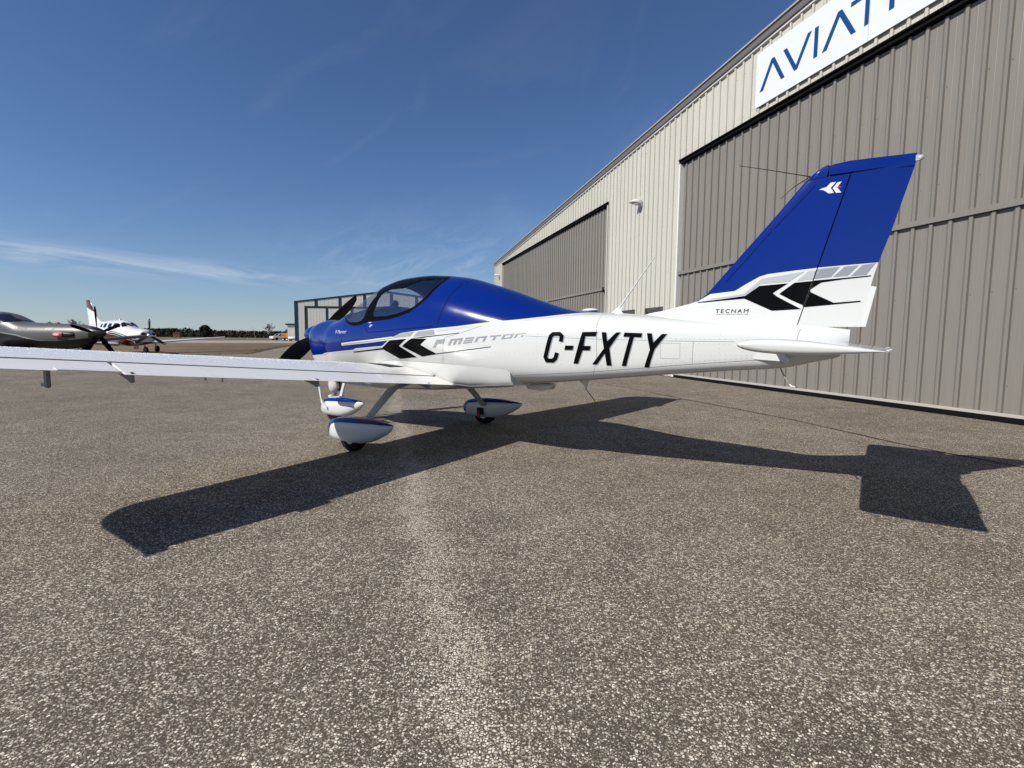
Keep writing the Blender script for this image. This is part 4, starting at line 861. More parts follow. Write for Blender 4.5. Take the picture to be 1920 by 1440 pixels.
MB().prism([(hinge(1.30)+.03, 1.30), (hinge(1.30)-.03, 1.30), (hinge(2.325)-.03, 2.325), (hinge(2.325)+.03, 2.325)], 'y', -.010, .010).build('hinge_gap_fill', dark_trim, fin)  # dark piece added inside the rudder gap so it reads as shaded
MB().prism([(-3.94, 2.316), (-4.12, 2.316), (-4.12, 2.335), (-3.97, 2.335), (-3.97, 2.40), (-3.945, 2.40)], 'y', -.008, .008).build('horn_gap_fill', dark_trim, fin)  # dark filler takes the place of shade in the horn gap
rivets('rivet', [((x, fin_half(x, z)+.0004, z), (0, 1, 0)) for x, z in [(-3.20-.62*k/26, 1.52+.72*k/26) for k in range(27)]+[(hinge(1.3+.04*k)+.05, 1.3+.04*k) for k in range(25)]], fin, .003, .0016, fin_paint)
rivets('rivet', [((x, rud_half(x, z)+.0004, z), (0, 1, 0)) for x, z in [(hinge(1.3+.04*k)-.045, 1.3+.04*k) for k in range(25)]+[(rud_te(1.28+.03*k)+.03, 1.28+.03*k) for k in range(10)]], rudder, .003, .0016, fin_paint)
# whip antennas on the fin cap
MB().tube([(-3.845, 0, 2.345), (-3.62, .16, 2.385), (-3.42, .31, 2.415)], [.0035, .0028, .0018], 5).build('whip_antenna', dark_trim, plane); MB().tube([(-3.845, 0, 2.345), (-3.72, -.16, 2.33), (-3.60, -.36, 2.30)], [.0035, .0028, .0018], 5).build('whip_antenna', dark_trim, plane)
# --- all-moving tailplane
def stab_ring(y, k=1.0):
    le, te = -3.690+.02*(1-abs(y)/1.4)-(1-k)*.05, -4.372; c = le-te; pts = []
    for s in [1-(j/12) for j in range(13)]+[(j/12) for j in range(1, 13)]:
        pass
    ss = [(.5-.5*math.cos(PI*j/14)) for j in range(15)]
    f = lambda s: 5*.118*k*c*(.2969*math.sqrt(s)-.126*s-.3516*s*s+.2843*s**3-.1030*s**4)
    zc = lambda s: 1.137-.024*s
    return [(le-c*s, y, zc(s)+f(s)) for s in ss[::-1]]+[(le-c*s, y, zc(s)-f(s)) for s in ss[1:-1]]
rg = [stab_ring(y, k) for y, k in ((-1.418, .25), (-1.414, .62), (-1.402, .86), (-1.38, .97), (-1.34, 1), (-.7, 1), (-.05, 1), (.05, 1), (.7, 1), (1.34, 1), (1.38, .97), (1.402, .86), (1.414, .62), (1.418, .25))]
stab = MB().loft(rg).build('tailplane', white_paint, plane, smooth=.7)
for sd in (1, -1): MB().add([(-4.36, sd*.12, 1.116), (-4.385, sd*.12, 1.121), (-4.385, sd*.98, 1.121), (-4.36, sd*.98, 1.116), (-4.36, sd*.12, 1.111), (-4.385, sd*.12, 1.117), (-4.385, sd*.98, 1.117), (-4.36, sd*.98, 1.111)], [(0,1,2,3), (7,6,5,4), (0,4,5,1), (1,5,6,2), (2,6,7,3), (3,7,4,0)]).build('trim_tab', white_paint, stab)
rivets('rivet', [((x, 1.0+.0*k, z), (0, 0, 1)) for k, (x, z) in enumerate([(-3.75-.6*j/20, 0) for j in range(0)])] or [((-4.05, -1.3+.05*k, 1.166), (0, 0, 1)) for k in range(53)], stab)
# tail fairing collar and tail tie-down
for q in ([(-3.86, 1.282), (-3.84, 1.20), (-3.835, 1.17)], [(-3.70, 1.06), (-3.74, 1.0), (-3.78, .972)]): mark('panel_seam', ribbon(q, .003), seam_dark, fus, eps=.0012)
MB().prism([(-3.55, 1.035), (-3.62, 1.075), (-3.74, 1.085), (-3.80, 1.03), (-3.80, 1.008), (-3.56, 1.02)], 'y', .175, .192).build('tail_bracket', white_paint, plane)
mb = MB(); mb.tube([(-3.72, .03, .955), (-3.76, .06, .885), (-3.80, .09, .835)], .005, 6); mb.tube([(-3.80, .09, .835), (-3.815, .10, .822), (-3.85, .10, .820)], [.007, .009, .006], 6, 1); mb.build('tail_tie_down', [simple('wire', (.2, .19, .17), .5), white_paint], plane)
# --- antennas on the spine and belly
mb = MB(); mb.loft([[(x+dx, y, z) for dx, y in ((.075*k, 0), (0, .022*k), (-.075*k, 0), (0, -.022*k))] for x, z, k in ((-2.36, 1.385, 1), (-2.37, 1.41, .55), (-2.40, 1.455, .22))]); mb.tube([(-2.39, 0, 1.44), (-2.70, 0, 1.865)], [.0085, .0045], 8); mb.build('spine_antenna', white_paint, plane, smooth=.9)
MB().ellipsoid((-2.10, 0, 1.424), (.085, .055, .022)).build('gps_antenna', white_paint, plane, smooth=True)
mb = MB(); mb.prism([(-1.98, .78), (-2.10, .79), (-2.085, .72), (-2.07, .685), (-2.055, .72)], 'y', -.012, .012); mb.build('belly_antenna', white_paint, plane); MB().tube([(-2.07, 0, .69), (-2.13, .0, .62), (-2.18, 0, .565)], .0035, 6).build('belly_whip', dark_trim, plane)
mb = MB(); rg = []
for x, w, h in ((-1.36, .03, .015), (-1.40, .07, .06), (-1.55, .075, .065), (-1.66, .06, .05), (-1.70, .02, .01)): rg.append([(x, -.06+w*math.copysign(abs(math.cos(t))**.6, math.cos(t)), .712-h*.6+h*.6*math.copysign(abs(math.sin(t))**.6, math.sin(t))) for t in [2*PI*k/16 for k in range(16)]])
mb.loft(rg).build('boarding_step', white_paint, plane, smooth=.8)
# --- undercarriage
def pant_paint(name, off): return two_tone(name, [(.40, .13-off), (.30, .14-off), (.285, .155-off), (.262, .225-off), (.235, .262-off), (.19, .280-off), (.10, .296-off), (-.05, .305-off), (-.35, .318-off), (-.62, .316-off)], -.8, .5, -.2, .5, BLUE, WHITE, .15)
pant_m = pant_paint('fairing_paint', .19)
def pant(parent, x0, y0, scale=1.0, zoff=0.0):
    """teardrop wheel fairing, origin at the axle"""
    tab = ((.36, .185, .215, .010), (.345, .14, .265, .050), (.30, .105, .300, .078), (.22, .092, .325, .098), (.10, .088, .345, .108), (-.05, .088, .356, .110), (-.18, .098, .358, .104), (-.32, .135, .352, .088), (-.45, .195, .342, .062), (-.54, .245, .332, .036), (-.60, .295, .322, .008))
    rg = []
    for x, zb, zt, w in tab:
        zc, h = (zb+zt)/2-.19, (zt-zb)/2
        rg.append([(x*scale, w*math.copysign(abs(math.cos(t))**.75, math.cos(t)), zc+h*math.copysign(abs(math.sin(t))**.8, math.sin(t))) for t in [2*PI*(k+.5)/32 for k in range(32)]])
    o = MB().loft(rg).build('wheel_fairing', pant_m, parent, smooth=.8, loc=(x0, y0, .19+zoff)); return o
def tyre(parent, x, y, r, w):
    mb = MB(); prof = [(-.5, .55), (-.5, .80), (-.42, .95), (-.2, 1), (.2, 1), (.42, .95), (.5, .80), (.5, .55)]; n = 40
    rg = [[(x+r*q*math.cos(2*PI*k/n), y+w*p, r+r*q*math.sin(2*PI*k/n)) for k in range(n)] for p, q in prof]; mb.loft(rg, True, False)
    mb.build('tyre', rubber, parent, smooth=.6); mb = MB(); mb.loft([[(x+r*.56*math.cos(2*PI*k/n), y+yy, r+r*.56*math.sin(2*PI*k/n)) for k in range(n)] for yy in (-w*.42, w*.42)]); mb.build('wheel_hub', simple('hub_metal', (.5, .5, .5), .35, .8), parent)

for sd in (1, -1):
    rg = []
    for y, z, c, t in ((.36, .66, .17, .026), (.60, .60, .155, .024), (.75, .475, .135, .022), (.93, .315, .115, .020), (1.03, .215, .105, .020)):
        rg.append([(-.03+c*.5*math.cos(a)-.02, sd*(y+.72*t*.5*math.sin(a)), z+.70*t*.5*math.sin(a)) for a in [2*PI*k/16 for k in range(16)]])
    leg = MB().loft(rg).build('gear_leg', strut_m, plane, smooth=.9)
    tyre(leg, 0.0, sd*1.083, .168, .115); pant(leg, 0.0, sd*1.083)
    mb = MB(); mb.box((-.06, sd*.955-.012, .14), (.03, sd*.955+.012, .23)); mb.build('brake_plate', dark_trim, leg)
    if sd < 0:
        MB().prism([(.015, .19), (-.01, .195), (-.03, .13), (-.02, .09), (.01, .10)], 'y', -.94, -.932).build('red_tag', simple('tag_red', (.25, .02, .02), .7), leg)
# nose gear
rg = []
for x, z, cx, cy in ((1.77, .62, .12, .075), (1.77, .50, .125, .078), (1.785, .43, .10, .065), (1.80, .395, .05, .035)): rg.append([(x+cx*math.cos(a), cy*math.sin(a), z) for a in [2*PI*k/24 for k in range(24)]])
ng = MB().loft(rg).build('nose_leg', white_paint, plane, smooth=.8)
MB().tube([(1.80, 0, .42), (1.80, 0, .33)], .030, 16).build('oleo', simple('bare_metal', (.45, .45, .46), .35, .8), ng, smooth=.8)
for sd in (1, -1): mb = MB(); mb.prism([(1.955, .47), (1.985, .46), (1.945, .28), (1.905, .21), (1.80, .16), (1.80, .20), (1.88, .25), (1.915, .30)], 'y', sd*.115-.012, sd*.115+.012); mb.build('fork_arm', white_paint, ng)
tyre(ng, 1.80, 0, .150, .10); pant(ng, 1.73, 0, .92, -.022)
MB().tube([(1.57, .10, .56), (1.545, .11, .48), (1.52, .115, .462)], .028, 12).build('exhaust_pipe', simple('sooty_steel', (.03, .028, .026), .55, .4), plane, smooth=.8)
mb = MB(); mb.prism([(1.30, .56), (1.345, .56), (1.42, .385), (1.375, .375)], 'y', .18, .20); mb.prism([(1.375, .372), (1.60, .350), (1.60, .362), (1.38, .388)], 'y', .15, .23); mb.ellipsoid((1.61, .19, .368), (.035, .04, .022)); mb.build('step_bracket', white_paint, plane)

# ================================================================ parked aircraft beyond the wing
def se_ring(x, w, zb, zt, n=2.2, m=32):
    zc, h = (zb+zt)/2, (zt-zb)/2
    return [(x, w*math.copysign(abs(math.cos(t))**(2/n), math.cos(t)), zc+h*math.copysign(abs(math.sin(t))**(2/n), math.sin(t))) for t in [2*PI*(k+.5)/m for k in range(m)]]
def table_loft(tab, sub=4):
    T = sorted(tab); F = [pchip([r[0] for r in T], [r[k] for r in T]) for k in (1, 2, 3)]; xs = []
    for a, b in zip(T, T[1:]): xs += [a[0]+(b[0]-a[0])*k/sub for k in range(sub)]
    xs.append(T[-1][0]); return F, xs
def body_y(F, x, z, n=2.2):
    w, zb, zt = [f(x) for f in F]; zc, h = (zb+zt)/2, (zt-zb)/2
    return w*max(0, 1-abs((z-zc)/h)**n)**(1/n)
def airfoil_ring(le, te, y, z, t, vertical=False):
    c = le-te; ss = [.5-.5*math.cos(PI*j/8) for j in range(9)]; f = lambda s: 5*t*c*(.2969*math.sqrt(s)-.126*s-.3516*s*s+.2843*s**3-.103*s**4)
    if vertical: return [(le-c*s, y+f(s), z) for s in ss[::-1]]+[(le-c*s, y-f(s), z) for s in ss[1:-1]]
    return [(le-c*s, y, z+f(s)) for s in ss[::-1]]+[(le-c*s, y, z-f(s)) for s in ss[1:-1]]
def prop(parent, x, z, R, angs, mt, tip=None, cmax=.17):
    for a in angs:
        d = Vector((0, math.cos(a), math.sin(a))); td = Vector((0, -math.sin(a), math.cos(a))); ax = Vector((1, 0, 0)); rg = []
        for f, c, p in ((.12, .6, 55), (.25, .85, 45), (.45, 1, 35), (.65, .98, 28), (.85, .85, 22), (.96, .6, 20), (1.0, .2, 20)):
            p = math.radians(p); cv = td*math.cos(p)+ax*math.sin(p); nv = cv.cross(d).normalized(); o = Vector((x, 0, z))+d*R*f; c *= cmax
            rg.append([tuple(o+cv*c*u+nv*.10*c*v) for u, v in ((-.5, 0), (-.2, 1), (.2, .8), (.5, 0), (.2, -.5), (-.2, -.6))])
        b = MB().loft(rg).build('propeller_blade', mt, parent, smooth=.9)
        if tip: MB().loft([[tuple(Vector((x, 0, z))+d*R*f+(td*math.cos(.4)+ax*math.sin(.4))*cmax*u+(ax*math.cos(.4)-td*math.sin(.4))*.02*v) for u, v in ((-.42, 0), (0, 1), (.42, 0), (0, -1))] for f in (.88, .93)]).build('blade_tip_band', tip, b)
def tint_window(parent, F, poly, sides=(1, -1), eps=.016, mt=None, name='cabin_window'):
    for sd in sides: mark(name, [poly], mt or simple('dark_glass', (.008, .011, .014), .08, coat=.2, spec=.35), parent, lambda x, z: body_y(F, x, z), eps, sd, .05)
def wheel(parent, x, y, r, w):
    n = 24; mb = MB(); mb.loft([[(x+r*q*math.cos(2*PI*k/n), y+w*p, r+r*q*math.sin(2*PI*k/n)) for k in range(n)] for p, q in ((-.5, .5), (-.5, .85), (-.3, 1), (.3, 1), (.5, .85), (.5, .5))]); return mb.build('tyre', rubber, parent, smooth=.7)
def grey_turboprop():
    t = thing('turboprop_aircraft', 'dark grey turboprop aircraft with five black propeller blades and red exhaust covers', 'aircraft', (-16.72, 21.0, 0), math.radians(-12))
    gm = simple('graphite_paint', (.075, .073, .070), .40, .35, coat=.0); dk = simple('belly_black', (.004, .004, .0045), .35, coat=.1)
    tab = [(.46, .03, 1.16, 1.22), (.34, .11, 1.07, 1.31), (.02, .24, .95, 1.42), (-.10, .27, .85, 1.45), (-.5, .38, .66, 1.52), (-1.0, .47, .56, 1.565), (-1.7, .56, .48, 1.595), (-2.25, .61, .45, 1.63), (-2.7, .63, .45, 1.80), (-3.2, .65, .44, 1.98), (-3.7, .66, .43, 2.06), (-4.4, .66, .43, 2.08), (-5.6, .64, .46, 2.05), (-7.0, .52, .66, 1.98), (-8.4, .34, 1.0, 1.88), (-9.7, .12, 1.40, 1.78)]
    def kx(x): return x if x > -.55 else (-.55+(x+.55)*1.62 if x > -2.25 else x-1.05)
    tab = [(kx(a), b, c, d) for a, b, c, d in tab]
    F, xs = table_loft(tab); xs = [x for x in xs if x <= -.10]
    paint = two_tone('turboprop_paint_shade', [(0, 1.0), (-.8, .92), (-1.5, .865), (-2.2, .86), (-2.8, .95), (-3.3, 1.06), (-4.3, 1.2), (-11, 1.3)], -11.2, .5, 0, 3, (.088, .085, .080), (.004, .004, .0045), .38)  # black lower half: part dark paint, part underside shade put into the colour
    paint.node_tree.nodes['Principled BSDF'].inputs['Coat Weight'].default_value = 0.0
    fz = MB().loft([se_ring(x, *[f(x) for f in F]) for x in xs]).build('fuselage', paint, t, smooth=.9)
    MB().loft([se_ring(x, *[f(x) for f in F]) for x in (-.09, .02, .10, .19, .28, .35, .41, .46)]).build('spinner', dk, t, smooth=.9)
    prop(t, .03, 1.19, 1.08, [math.radians(92+72*k) for k in range(5)], simple('blade_dull_black', (.005, .005, .005), .6, spec=.06), cmax=.19)
    tint_window(fz, F, [(kx(a), b) for a, b in [(-2.36, 1.665), (-2.75, 1.80), (-3.10, 1.945), (-3.36, 1.985), (-3.48, 1.93), (-3.34, 1.66), (-3.22, 1.60), (-2.75, 1.63)]], name='cockpit_window')
    tint_window(fz, F, [(kx(a), b) for a, b in [(-3.62, 1.90), (-3.90, 1.90), (-3.88, 1.62), (-3.62, 1.62)]])
    for x in (-5.35, -6.05, -6.75): tint_window(fz, F, [(x, 1.86), (x-.42, 1.86), (x-.42, 1.58), (x, 1.58)])
    sv = simple('stripe_silver', (.35, .35, .35), .25, .6)
    for sd in (1, -1): mark('silver_stripe', [[(-1.55, .868), (-2.2, .868), (-2.8, .96), (-3.3, 1.07), (-4.3, 1.21), (-4.3, 1.26), (-3.3, 1.125), (-2.8, 1.005), (-2.2, .90)]], sv, fz, lambda x, z: body_y(F, x, z), .005, sd, .12)
    rd = simple('cover_red', (.30, .02, .025), .6)
    for sd in (1, -1):
        rg = []
        for k, (x, r) in enumerate(((-.62, .06), (-.70, .105), (-1.0, .115), (-1.35, .11), (-1.50, .03))): rg.append([(x, sd*(body_y(F, x, 1.13)-.02+r*.9*math.cos(a)), 1.13+r*math.sin(a)) for a in [2*PI*j/16 for j in range(16)]])
        ex = MB().loft(rg).build('exhaust_stack', simple('exhaust_dark', (.02, .018, .018), .5, .5), t, smooth=.9)
        c = [(-1.54, 1.13), (-1.45, 1.21), (-1.25, 1.235), (-1.05, 1.22), (-1.05, 1.04), (-1.25, 1.025), (-1.45, 1.05)]
        mark('exhaust_cover', [c], rd, ex, lambda x, z: body_y(F, x, 1.13)+.10*math.sqrt(max(0, 1-((z-1.13)/.13)**2)), .012, sd, .06)
        mark('cover_print', [[(-1.46, 1.13), (-1.36, 1.18), (-1.18, 1.17), (-1.18, 1.09), (-1.36, 1.08)]], simple('print_pale', (.6, .5, .48), .6), ex, lambda x, z: body_y(F, x, 1.13)+.10*math.sqrt(max(0, 1-((z-1.13)/.13)**2)), .016, sd, .06)
        mark('air_inlet', [[(-1.78+.20*math.cos(2*PI*k/16), 1.36+.045*math.sin(2*PI*k/16)) for k in range(16)]], dk, fz, lambda x, z: body_y(F, x, z), .006, sd, .1)
    MB().ellipsoid((-2.0, .05, 1.585), (.09, .06, .05)).build('inlet_plug', rd, t, smooth=True)
    def text(parent):
        cu = bpy.data.curves.new('t', 'FONT'); cu.body = 'HALO'; o = link('t', cu); dg = bpy.context.evaluated_depsgraph_get(); me = bpy.data.meshes.new_from_object(o.evaluated_get(dg)); bpy.data.objects.remove(o)
        X = [v.co.x for v in me.vertices]; Yc = [v.co.y for v in me.vertices]
        for v in me.vertices:
            a, b = (v.co.x-min(X))/(max(X)-min(X)), (v.co.y-min(Yc))/(max(Yc)-min(Yc)); x, z = -3.42+.55*a, 1.325+.095*b; v.co = (x, -body_y(F, x, z)-.006, z)
        me.materials.clear(); me.materials.append(simple('mark_black', (.012, .012, .012), .5)); link('lettering', me, parent)
    text(fz)
    for sd in (1, -1):
        MB().loft([airfoil_ring(-4.0-.02*y, -5.8+.10*y, sd*y, .60+.075*y, .14) for y in (.3, 1, 2, 3.4, 5, 5.9, 6.1)]).build('wing', gm, t, smooth=.7)
        MB().loft([airfoil_ring(-9.65-.15*y, -10.65, sd*y, 1.60, .10) for y in (.1, 1, 2, 2.3)]).build('tailplane', gm, t, smooth=.7)
        mb = MB(); mb.tube([(-4.6, sd*1.7, .66), (-4.65, sd*1.75, .22)], .05); g = mb.build('gear_leg', strut_m, t); wheel(g, -4.68, sd*1.85, .24, .16)
    MB().loft([airfoil_ring(-8.95-.62*(z-1.6), -10.8-.22*(z-1.6), 0, z, .09, True) for z in (1.6, 2.2, 2.8, 3.3, 3.45)]).build('fin', gm, t, smooth=.7)
    mb = MB(); mb.tube([(-.95, 0, .70), (-.92, 0, .25)], .045); mb.box((-1.05, -.09, .40), (-.88, .09, .55)); g = mb.build('gear_leg', strut_m, t); wheel(g, -.92, 0, .20, .13)
    mb = MB(); mb.prism([(-1.35, .72), (-1.7, .66), (-1.68, .40), (-1.42, .42)], 'y', -.20, -.185); mb.build('gear_door', dk, t)
grey_turboprop()
def white_single():
    t = thing('piston_aircraft', 'white aircraft with dark red belly and stripes, three propeller blades, behind the grey one', 'aircraft', (-21.6, 31.0, 0), math.radians(-31))
    tab = [(.0, .20, .98, 1.30), (-.10, .42, .78, 1.40), (-.22, .50, .66, 1.43), (-.7, .56, .55, 1.50), (-1.5, .60, .48, 1.56), (-1.9, .62, .46, 1.63), (-2.3, .63, .45, 1.83), (-2.7, .64, .45, 2.0), (-3.3, .64, .46, 2.06), (-4.3, .62, .52, 2.06), (-5.2, .52, .72, 2.02), (-6.4, .33, 1.08, 1.94), (-7.9, .10, 1.50, 1.80)]
    F, xs = table_loft(tab)
    red = (.062, .004, .007)
    paint = two_tone('piston_paint', [(.1, .70), (-.3, .72), (-.9, .82), (-1.8, 1.0), (-2.8, 1.16), (-3.6, 1.22), (-5, 1.25), (-8, 1.45)], -8.2, .3, 0, 3.2, (.66, .66, .66), red, .15)
    fz = MB().loft([se_ring(x, *[f(x) for f in F]) for x in xs]).build('fuselage', paint, t, smooth=.9)
    wp = simple('piston_white', (.66, .66, .66), .2, coat=.6); rp = simple('piston_red', red, .2, coat=.6); bp = simple('stripe_black', (.012, .012, .014), .3, coat=.4)
    BY = lambda x, z: body_y(F, x, z)
    for sd in (1, -1):
        for k, (mt, dz, w) in enumerate(((bp, .035, .07), (wp, .10, .03), (bp, .145, .045), (wp, -.03, .022))):
            mark('side_stripe', ribbon([(-.35, .735+dz), (-.9, .82+dz), (-1.8, 1.0+dz), (-2.8, 1.16+dz), (-3.6, 1.22+dz)], w), mt, fz, BY, .006+.001*k, sd, .15)
        tint_window(fz, F, [(-2.30, 1.60), (-2.62, 1.83), (-3.05, 1.85), (-3.10, 1.60), (-2.7, 1.57)], (sd,), name='cockpit_window')
        tint_window(fz, F, [(-3.32, 1.78), (-3.42, 1.84), (-3.72, 1.84), (-3.76, 1.58), (-3.34, 1.57)], (sd,)); tint_window(fz, F, [(-4.0, 1.84), (-4.34, 1.84), (-4.38, 1.58), (-4.02, 1.58)], (sd,)); tint_window(fz, F, [(-4.62, 1.80), (-4.9, 1.80), (-4.92, 1.60), (-4.64, 1.60)], (sd,))
        # windscreen half
        bm_poly = [(-1.93, 1.66), (-2.30, 1.84), (-2.52, 1.91), (-2.52, 1.84), (-2.22, 1.62)]
        tint_window(fz, F, bm_poly, (sd,), name='windscreen')
        MB().ellipsoid((-.02, sd*.27, 1.20), (.05, .13, .085)).build('cowl_inlet', bp, t, smooth=True)
        MB().loft([airfoil_ring(-2.95-.05*y, -4.75+.16*y, sd*y, .52+.078*y, .14) for y in (.3, 1, 2, 3.4, 5, 6.2, 6.5)]).build('wing', wp, t, smooth=.7)
        MB().loft([airfoil_ring(-7.0-.12*y, -8.0, sd*y, 1.62, .10) for y in (.1, 1, 2, 2.15)]).build('tailplane', wp, t, smooth=.7)
        g = MB().tube([(-3.3, sd*1.85, .72), (-3.35, sd*1.9, .2)], .045).build('gear_leg', strut_m, t); wheel(g, -3.38, sd*1.98, .22, .15)
    fin_paint2 = two_tone('piston_fin_paint', [(-6.2, 2.2), (-7.0, 2.62), (-8.4, 3.02)], -8.4, -6, 0, 3.6, red, (.66, .66, .66), .2)
    MB().loft([airfoil_ring(le, te, 0, z, .10, True) for z, le, te in ((1.75, -5.6, -7.95), (1.95, -6.1, -7.95), (2.2, -6.6, -8.0), (2.6, -6.95, -8.08), (3.0, -7.28, -8.15), (3.35, -7.55, -8.2), (3.42, -7.75, -8.2))]).build('fin', fin_paint2, t, smooth=.7)
    rg = [[(x, r*math.cos(a), 1.10+r*math.sin(a)) for a in [2*PI*k/20 for k in range(20)]] for x, r in ((.0, .17), (.1, .16), (.25, .10), (.33, .03))]; MB().loft(rg).build('spinner', simple('chrome', (.75, .75, .75), .12, 1.0), t, smooth=.9)
    prop(t, .10, 1.10, 1.0, [math.radians(a) for a in (88, -32, 208)], simple('blade_grey', (.02, .021, .02), .4), wp, .17)
    mb = MB(); mb.tube([(-4.05, 0, 2.05), (-4.25, 0, 2.50)], [.03, .015]); mb.build('spine_antenna', wp, t); MB().box((-3.55, -.05, 2.04), (-3.40, .05, 2.13)).build('beacon', wp, t)
    mb = MB(); mb.tube([(-.55, 0, .55), (-.45, 0, .22)], .05); g = mb.build('gear_leg', strut_m, t); wheel(g, -.42, 0, .21, .15)
    MB().prism([(-.75, .56), (-1.35, .54), (-1.30, .26), (-.70, .30)], 'y', -.26, -.245).build('gear_door', rp, t)
    MB().prism([(-.35, .66), (-.75, .52), (-.75, .60), (-.4, .72)], 'y', -.12, .12).build('cowl_scoop', bp, t)
white_single()
# ================================================================ vehicles and gear by the far hangar
def suv():
    t = thing('parked_suv', 'white sport utility vehicle parked behind the orange trailer', 'suv', (-59.4, 133.5, 0), PI+.95)
    wp = simple('suv_white', (.6, .6, .6), .2, coat=.7); gl = simple('dark_glass', (.012, .016, .02), .06, coat=1)
    prof = [(2.35, .42), (2.42, .75), (2.30, 1.0), (1.25, 1.10), (.55, 1.66), (-1.7, 1.74), (-2.25, 1.15), (-2.35, .80), (-2.30, .42), (-1.9, .36), (-1.75, .62), (-1.45, .72), (-1.1, .62), (-.95, .36), (1.0, .36), (1.15, .62), (1.45, .72), (1.78, .62), (1.92, .36)]
    MB().prism(prof, 'y', -.92, .92).build('body', wp, t)
    for sd in (1, -1):
        a, b = sd*.921, sd*.932
        for q in ([(1.1, 1.12), (.55, 1.58), (.1, 1.60), (.1, 1.12)], [(.02, 1.12), (.02, 1.60), (-.95, 1.62), (-.95, 1.12)], [(-1.03, 1.12), (-1.03, 1.62), (-1.65, 1.60), (-2.0, 1.15)]): MB().prism(q, 'y', min(a, b), max(a, b)).build('side_window', gl, t)
        for x in (1.45, -1.43): wheel(t, x, sd*.82, .36, .24)
        MB().box((2.30, sd*.72-.16, .78), (2.43, sd*.72+.16, .92)).build('headlight', simple('lamp_clear', (.8, .8, .8), .1, coat=1), t)
        MB().box((-2.33, sd*.78-.10, .85), (-2.26, sd*.78+.10, 1.15)).build('tail_lamp', simple('lamp_red', (.3, .01, .01), .2), t)
    MB().add([(1.22, -.8, 1.125), (1.22, .8, 1.125), (.60, .72, 1.64), (.60, -.72, 1.64)], [(0, 1, 2, 3)]).build('windscreen', gl, t)
suv()
def orange_trailer():
    t = thing('orange_trailer', 'orange box trailer with tandem wheels between the white vehicle and white tank', 'trailer', (-52.1, 120.6, 0), math.radians(4))
    om = simple('orange_paint', (.50, .22, .045), .45); 
    mb = MB(); mb.prism([(-1.05, .70), (.92, .70), (1.02, .9), (1.02, 1.65), (.92, 1.76), (-.95, 1.76), (-1.05, 1.68)], 'y', -.65, .65); mb.build('housing', om, t)
    MB().box((-.78, -.668, 1.12), (-.42, -.652, 1.45)).build('louvre', simple('louvre_brown', (.12, .05, .015), .6), t); MB().box((-.2, -.664, .8), (.75, -.652, 1.6)).build('access_door', simple('orange_door', (.48, .21, .045), .45), t)
    MB().box((1.03, -.6, .75), (1.25, .6, 1.70)).build('radiator', simple('rad_black', (.03, .03, .03), .6), t)
    mb = MB(); mb.box((-1.05, -.6, .55), (1.2, .6, .68)); mb.tube([(-1.05, 0, .6), (-2.0, 0, .55)], .05); mb.build('chassis', dark_trim, t)
    for x in (-.62, .18):
        for sd in (1, -1): w = wheel(t, x, sd*.68, .31, .2); MB().loft([[(x+.17*math.cos(2*PI*k/12), sd*(.785+d), .31+.17*math.sin(2*PI*k/12)) for k in range(12)] for d in (0, .01)]).build('wheel_rim', simple('rim_white', (.7, .7, .7), .4), w)
orange_trailer()
def tank_trailer():
    t = thing('tank_trailer', 'low white tank cart with round end beside the orange trailer', 'tank', (-49.5, 118.2, 0), math.radians(3))
    wm = simple('tank_white', (.58, .58, .565), .4)
    mb = MB(); mb.loft([[(x, r*math.cos(a), .62+r*math.sin(a)) for a in [2*PI*k/20 for k in range(20)]] for x, r in ((-1.2, .05), (-1.15, .26), (-1.05, .34), (.35, .34), (.45, .26), (.48, .05))]); mb.build('tank', wm, t, smooth=.8)
    MB().box((.5, -.45, .25), (1.25, .45, .98)).build('pump_housing', wm, t)
    mb = MB(); mb.loft([[(.85+.27*math.cos(2*PI*k/20), y, .62+.27*math.sin(2*PI*k/20)) for k in range(20)] for y in (-.53, -.455)]); mb.build('hose_reel', simple('reel_grey', (.35, .35, .34), .5), t)
    MB().box((-1.2, -.4, .18), (1.25, .4, .25)).build('chassis', dark_trim, t)
    for x in (-.7, .9):
        for sd in (1, -1): wheel(t, x, sd*.48, .16, .1)
tank_trailer()
for x, y, h, lab in ((-55.6, 109.5, .75, 'short white marker post at the taxiway edge, the left of two'), (-52.6, 105.0, .6, 'shorter white marker post at the taxiway edge, the right of two')):
    t = thing('marker_post', lab, 'post', (x, y, -.02), 0, 'marker posts beside the taxiway'); MB().tube([(0, 0, 0), (0, 0, h)], .045, 8).build('post', simple('post_white', (.34, .34, .33), .5), t); MB().tube([(0, 0, h), (0, 0, h+.12)], .075, 8).build('cap', simple('post_cap', (.08, .1, .2), .4), t)
t = thing('weather_mast', 'thin leaning grey mast standing before the distant tree line', 'mast', (-98.5, 200, -.03)); MB().tube([(0, 0, 0), (-.1, 0, 1.2)], .09, 6).build('base', simple('mast_grey', (.25, .25, .25), .5), t); MB().tube([(-.1, 0, 1.2), (-1.0, 0, 4.6)], [.07, .04], 6).build('pole', simple('mast_grey', (.25, .25, .25), .5), t)
t = thing('equipment_hut', 'small rust brown equipment hut in front of the dark trees', 'hut', (-140, 218, -.03), .2); MB().box((-1.2, -.9, 0), (1.2, .9, 1.9)).build('walls', simple('hut_brown', (.16, .075, .04), .8), t); MB().prism([(-1.35, 1.9), (1.35, 1.9), (0, 2.35)], 'y', -1.0, 1.0).build('roof', simple('hut_roof', (.09, .05, .04), .8), t); MB().box((-.35, -.93, 0), (.35, -.905, 1.6)).build('door', simple('hut_door', (.1, .05, .03), .7), t)
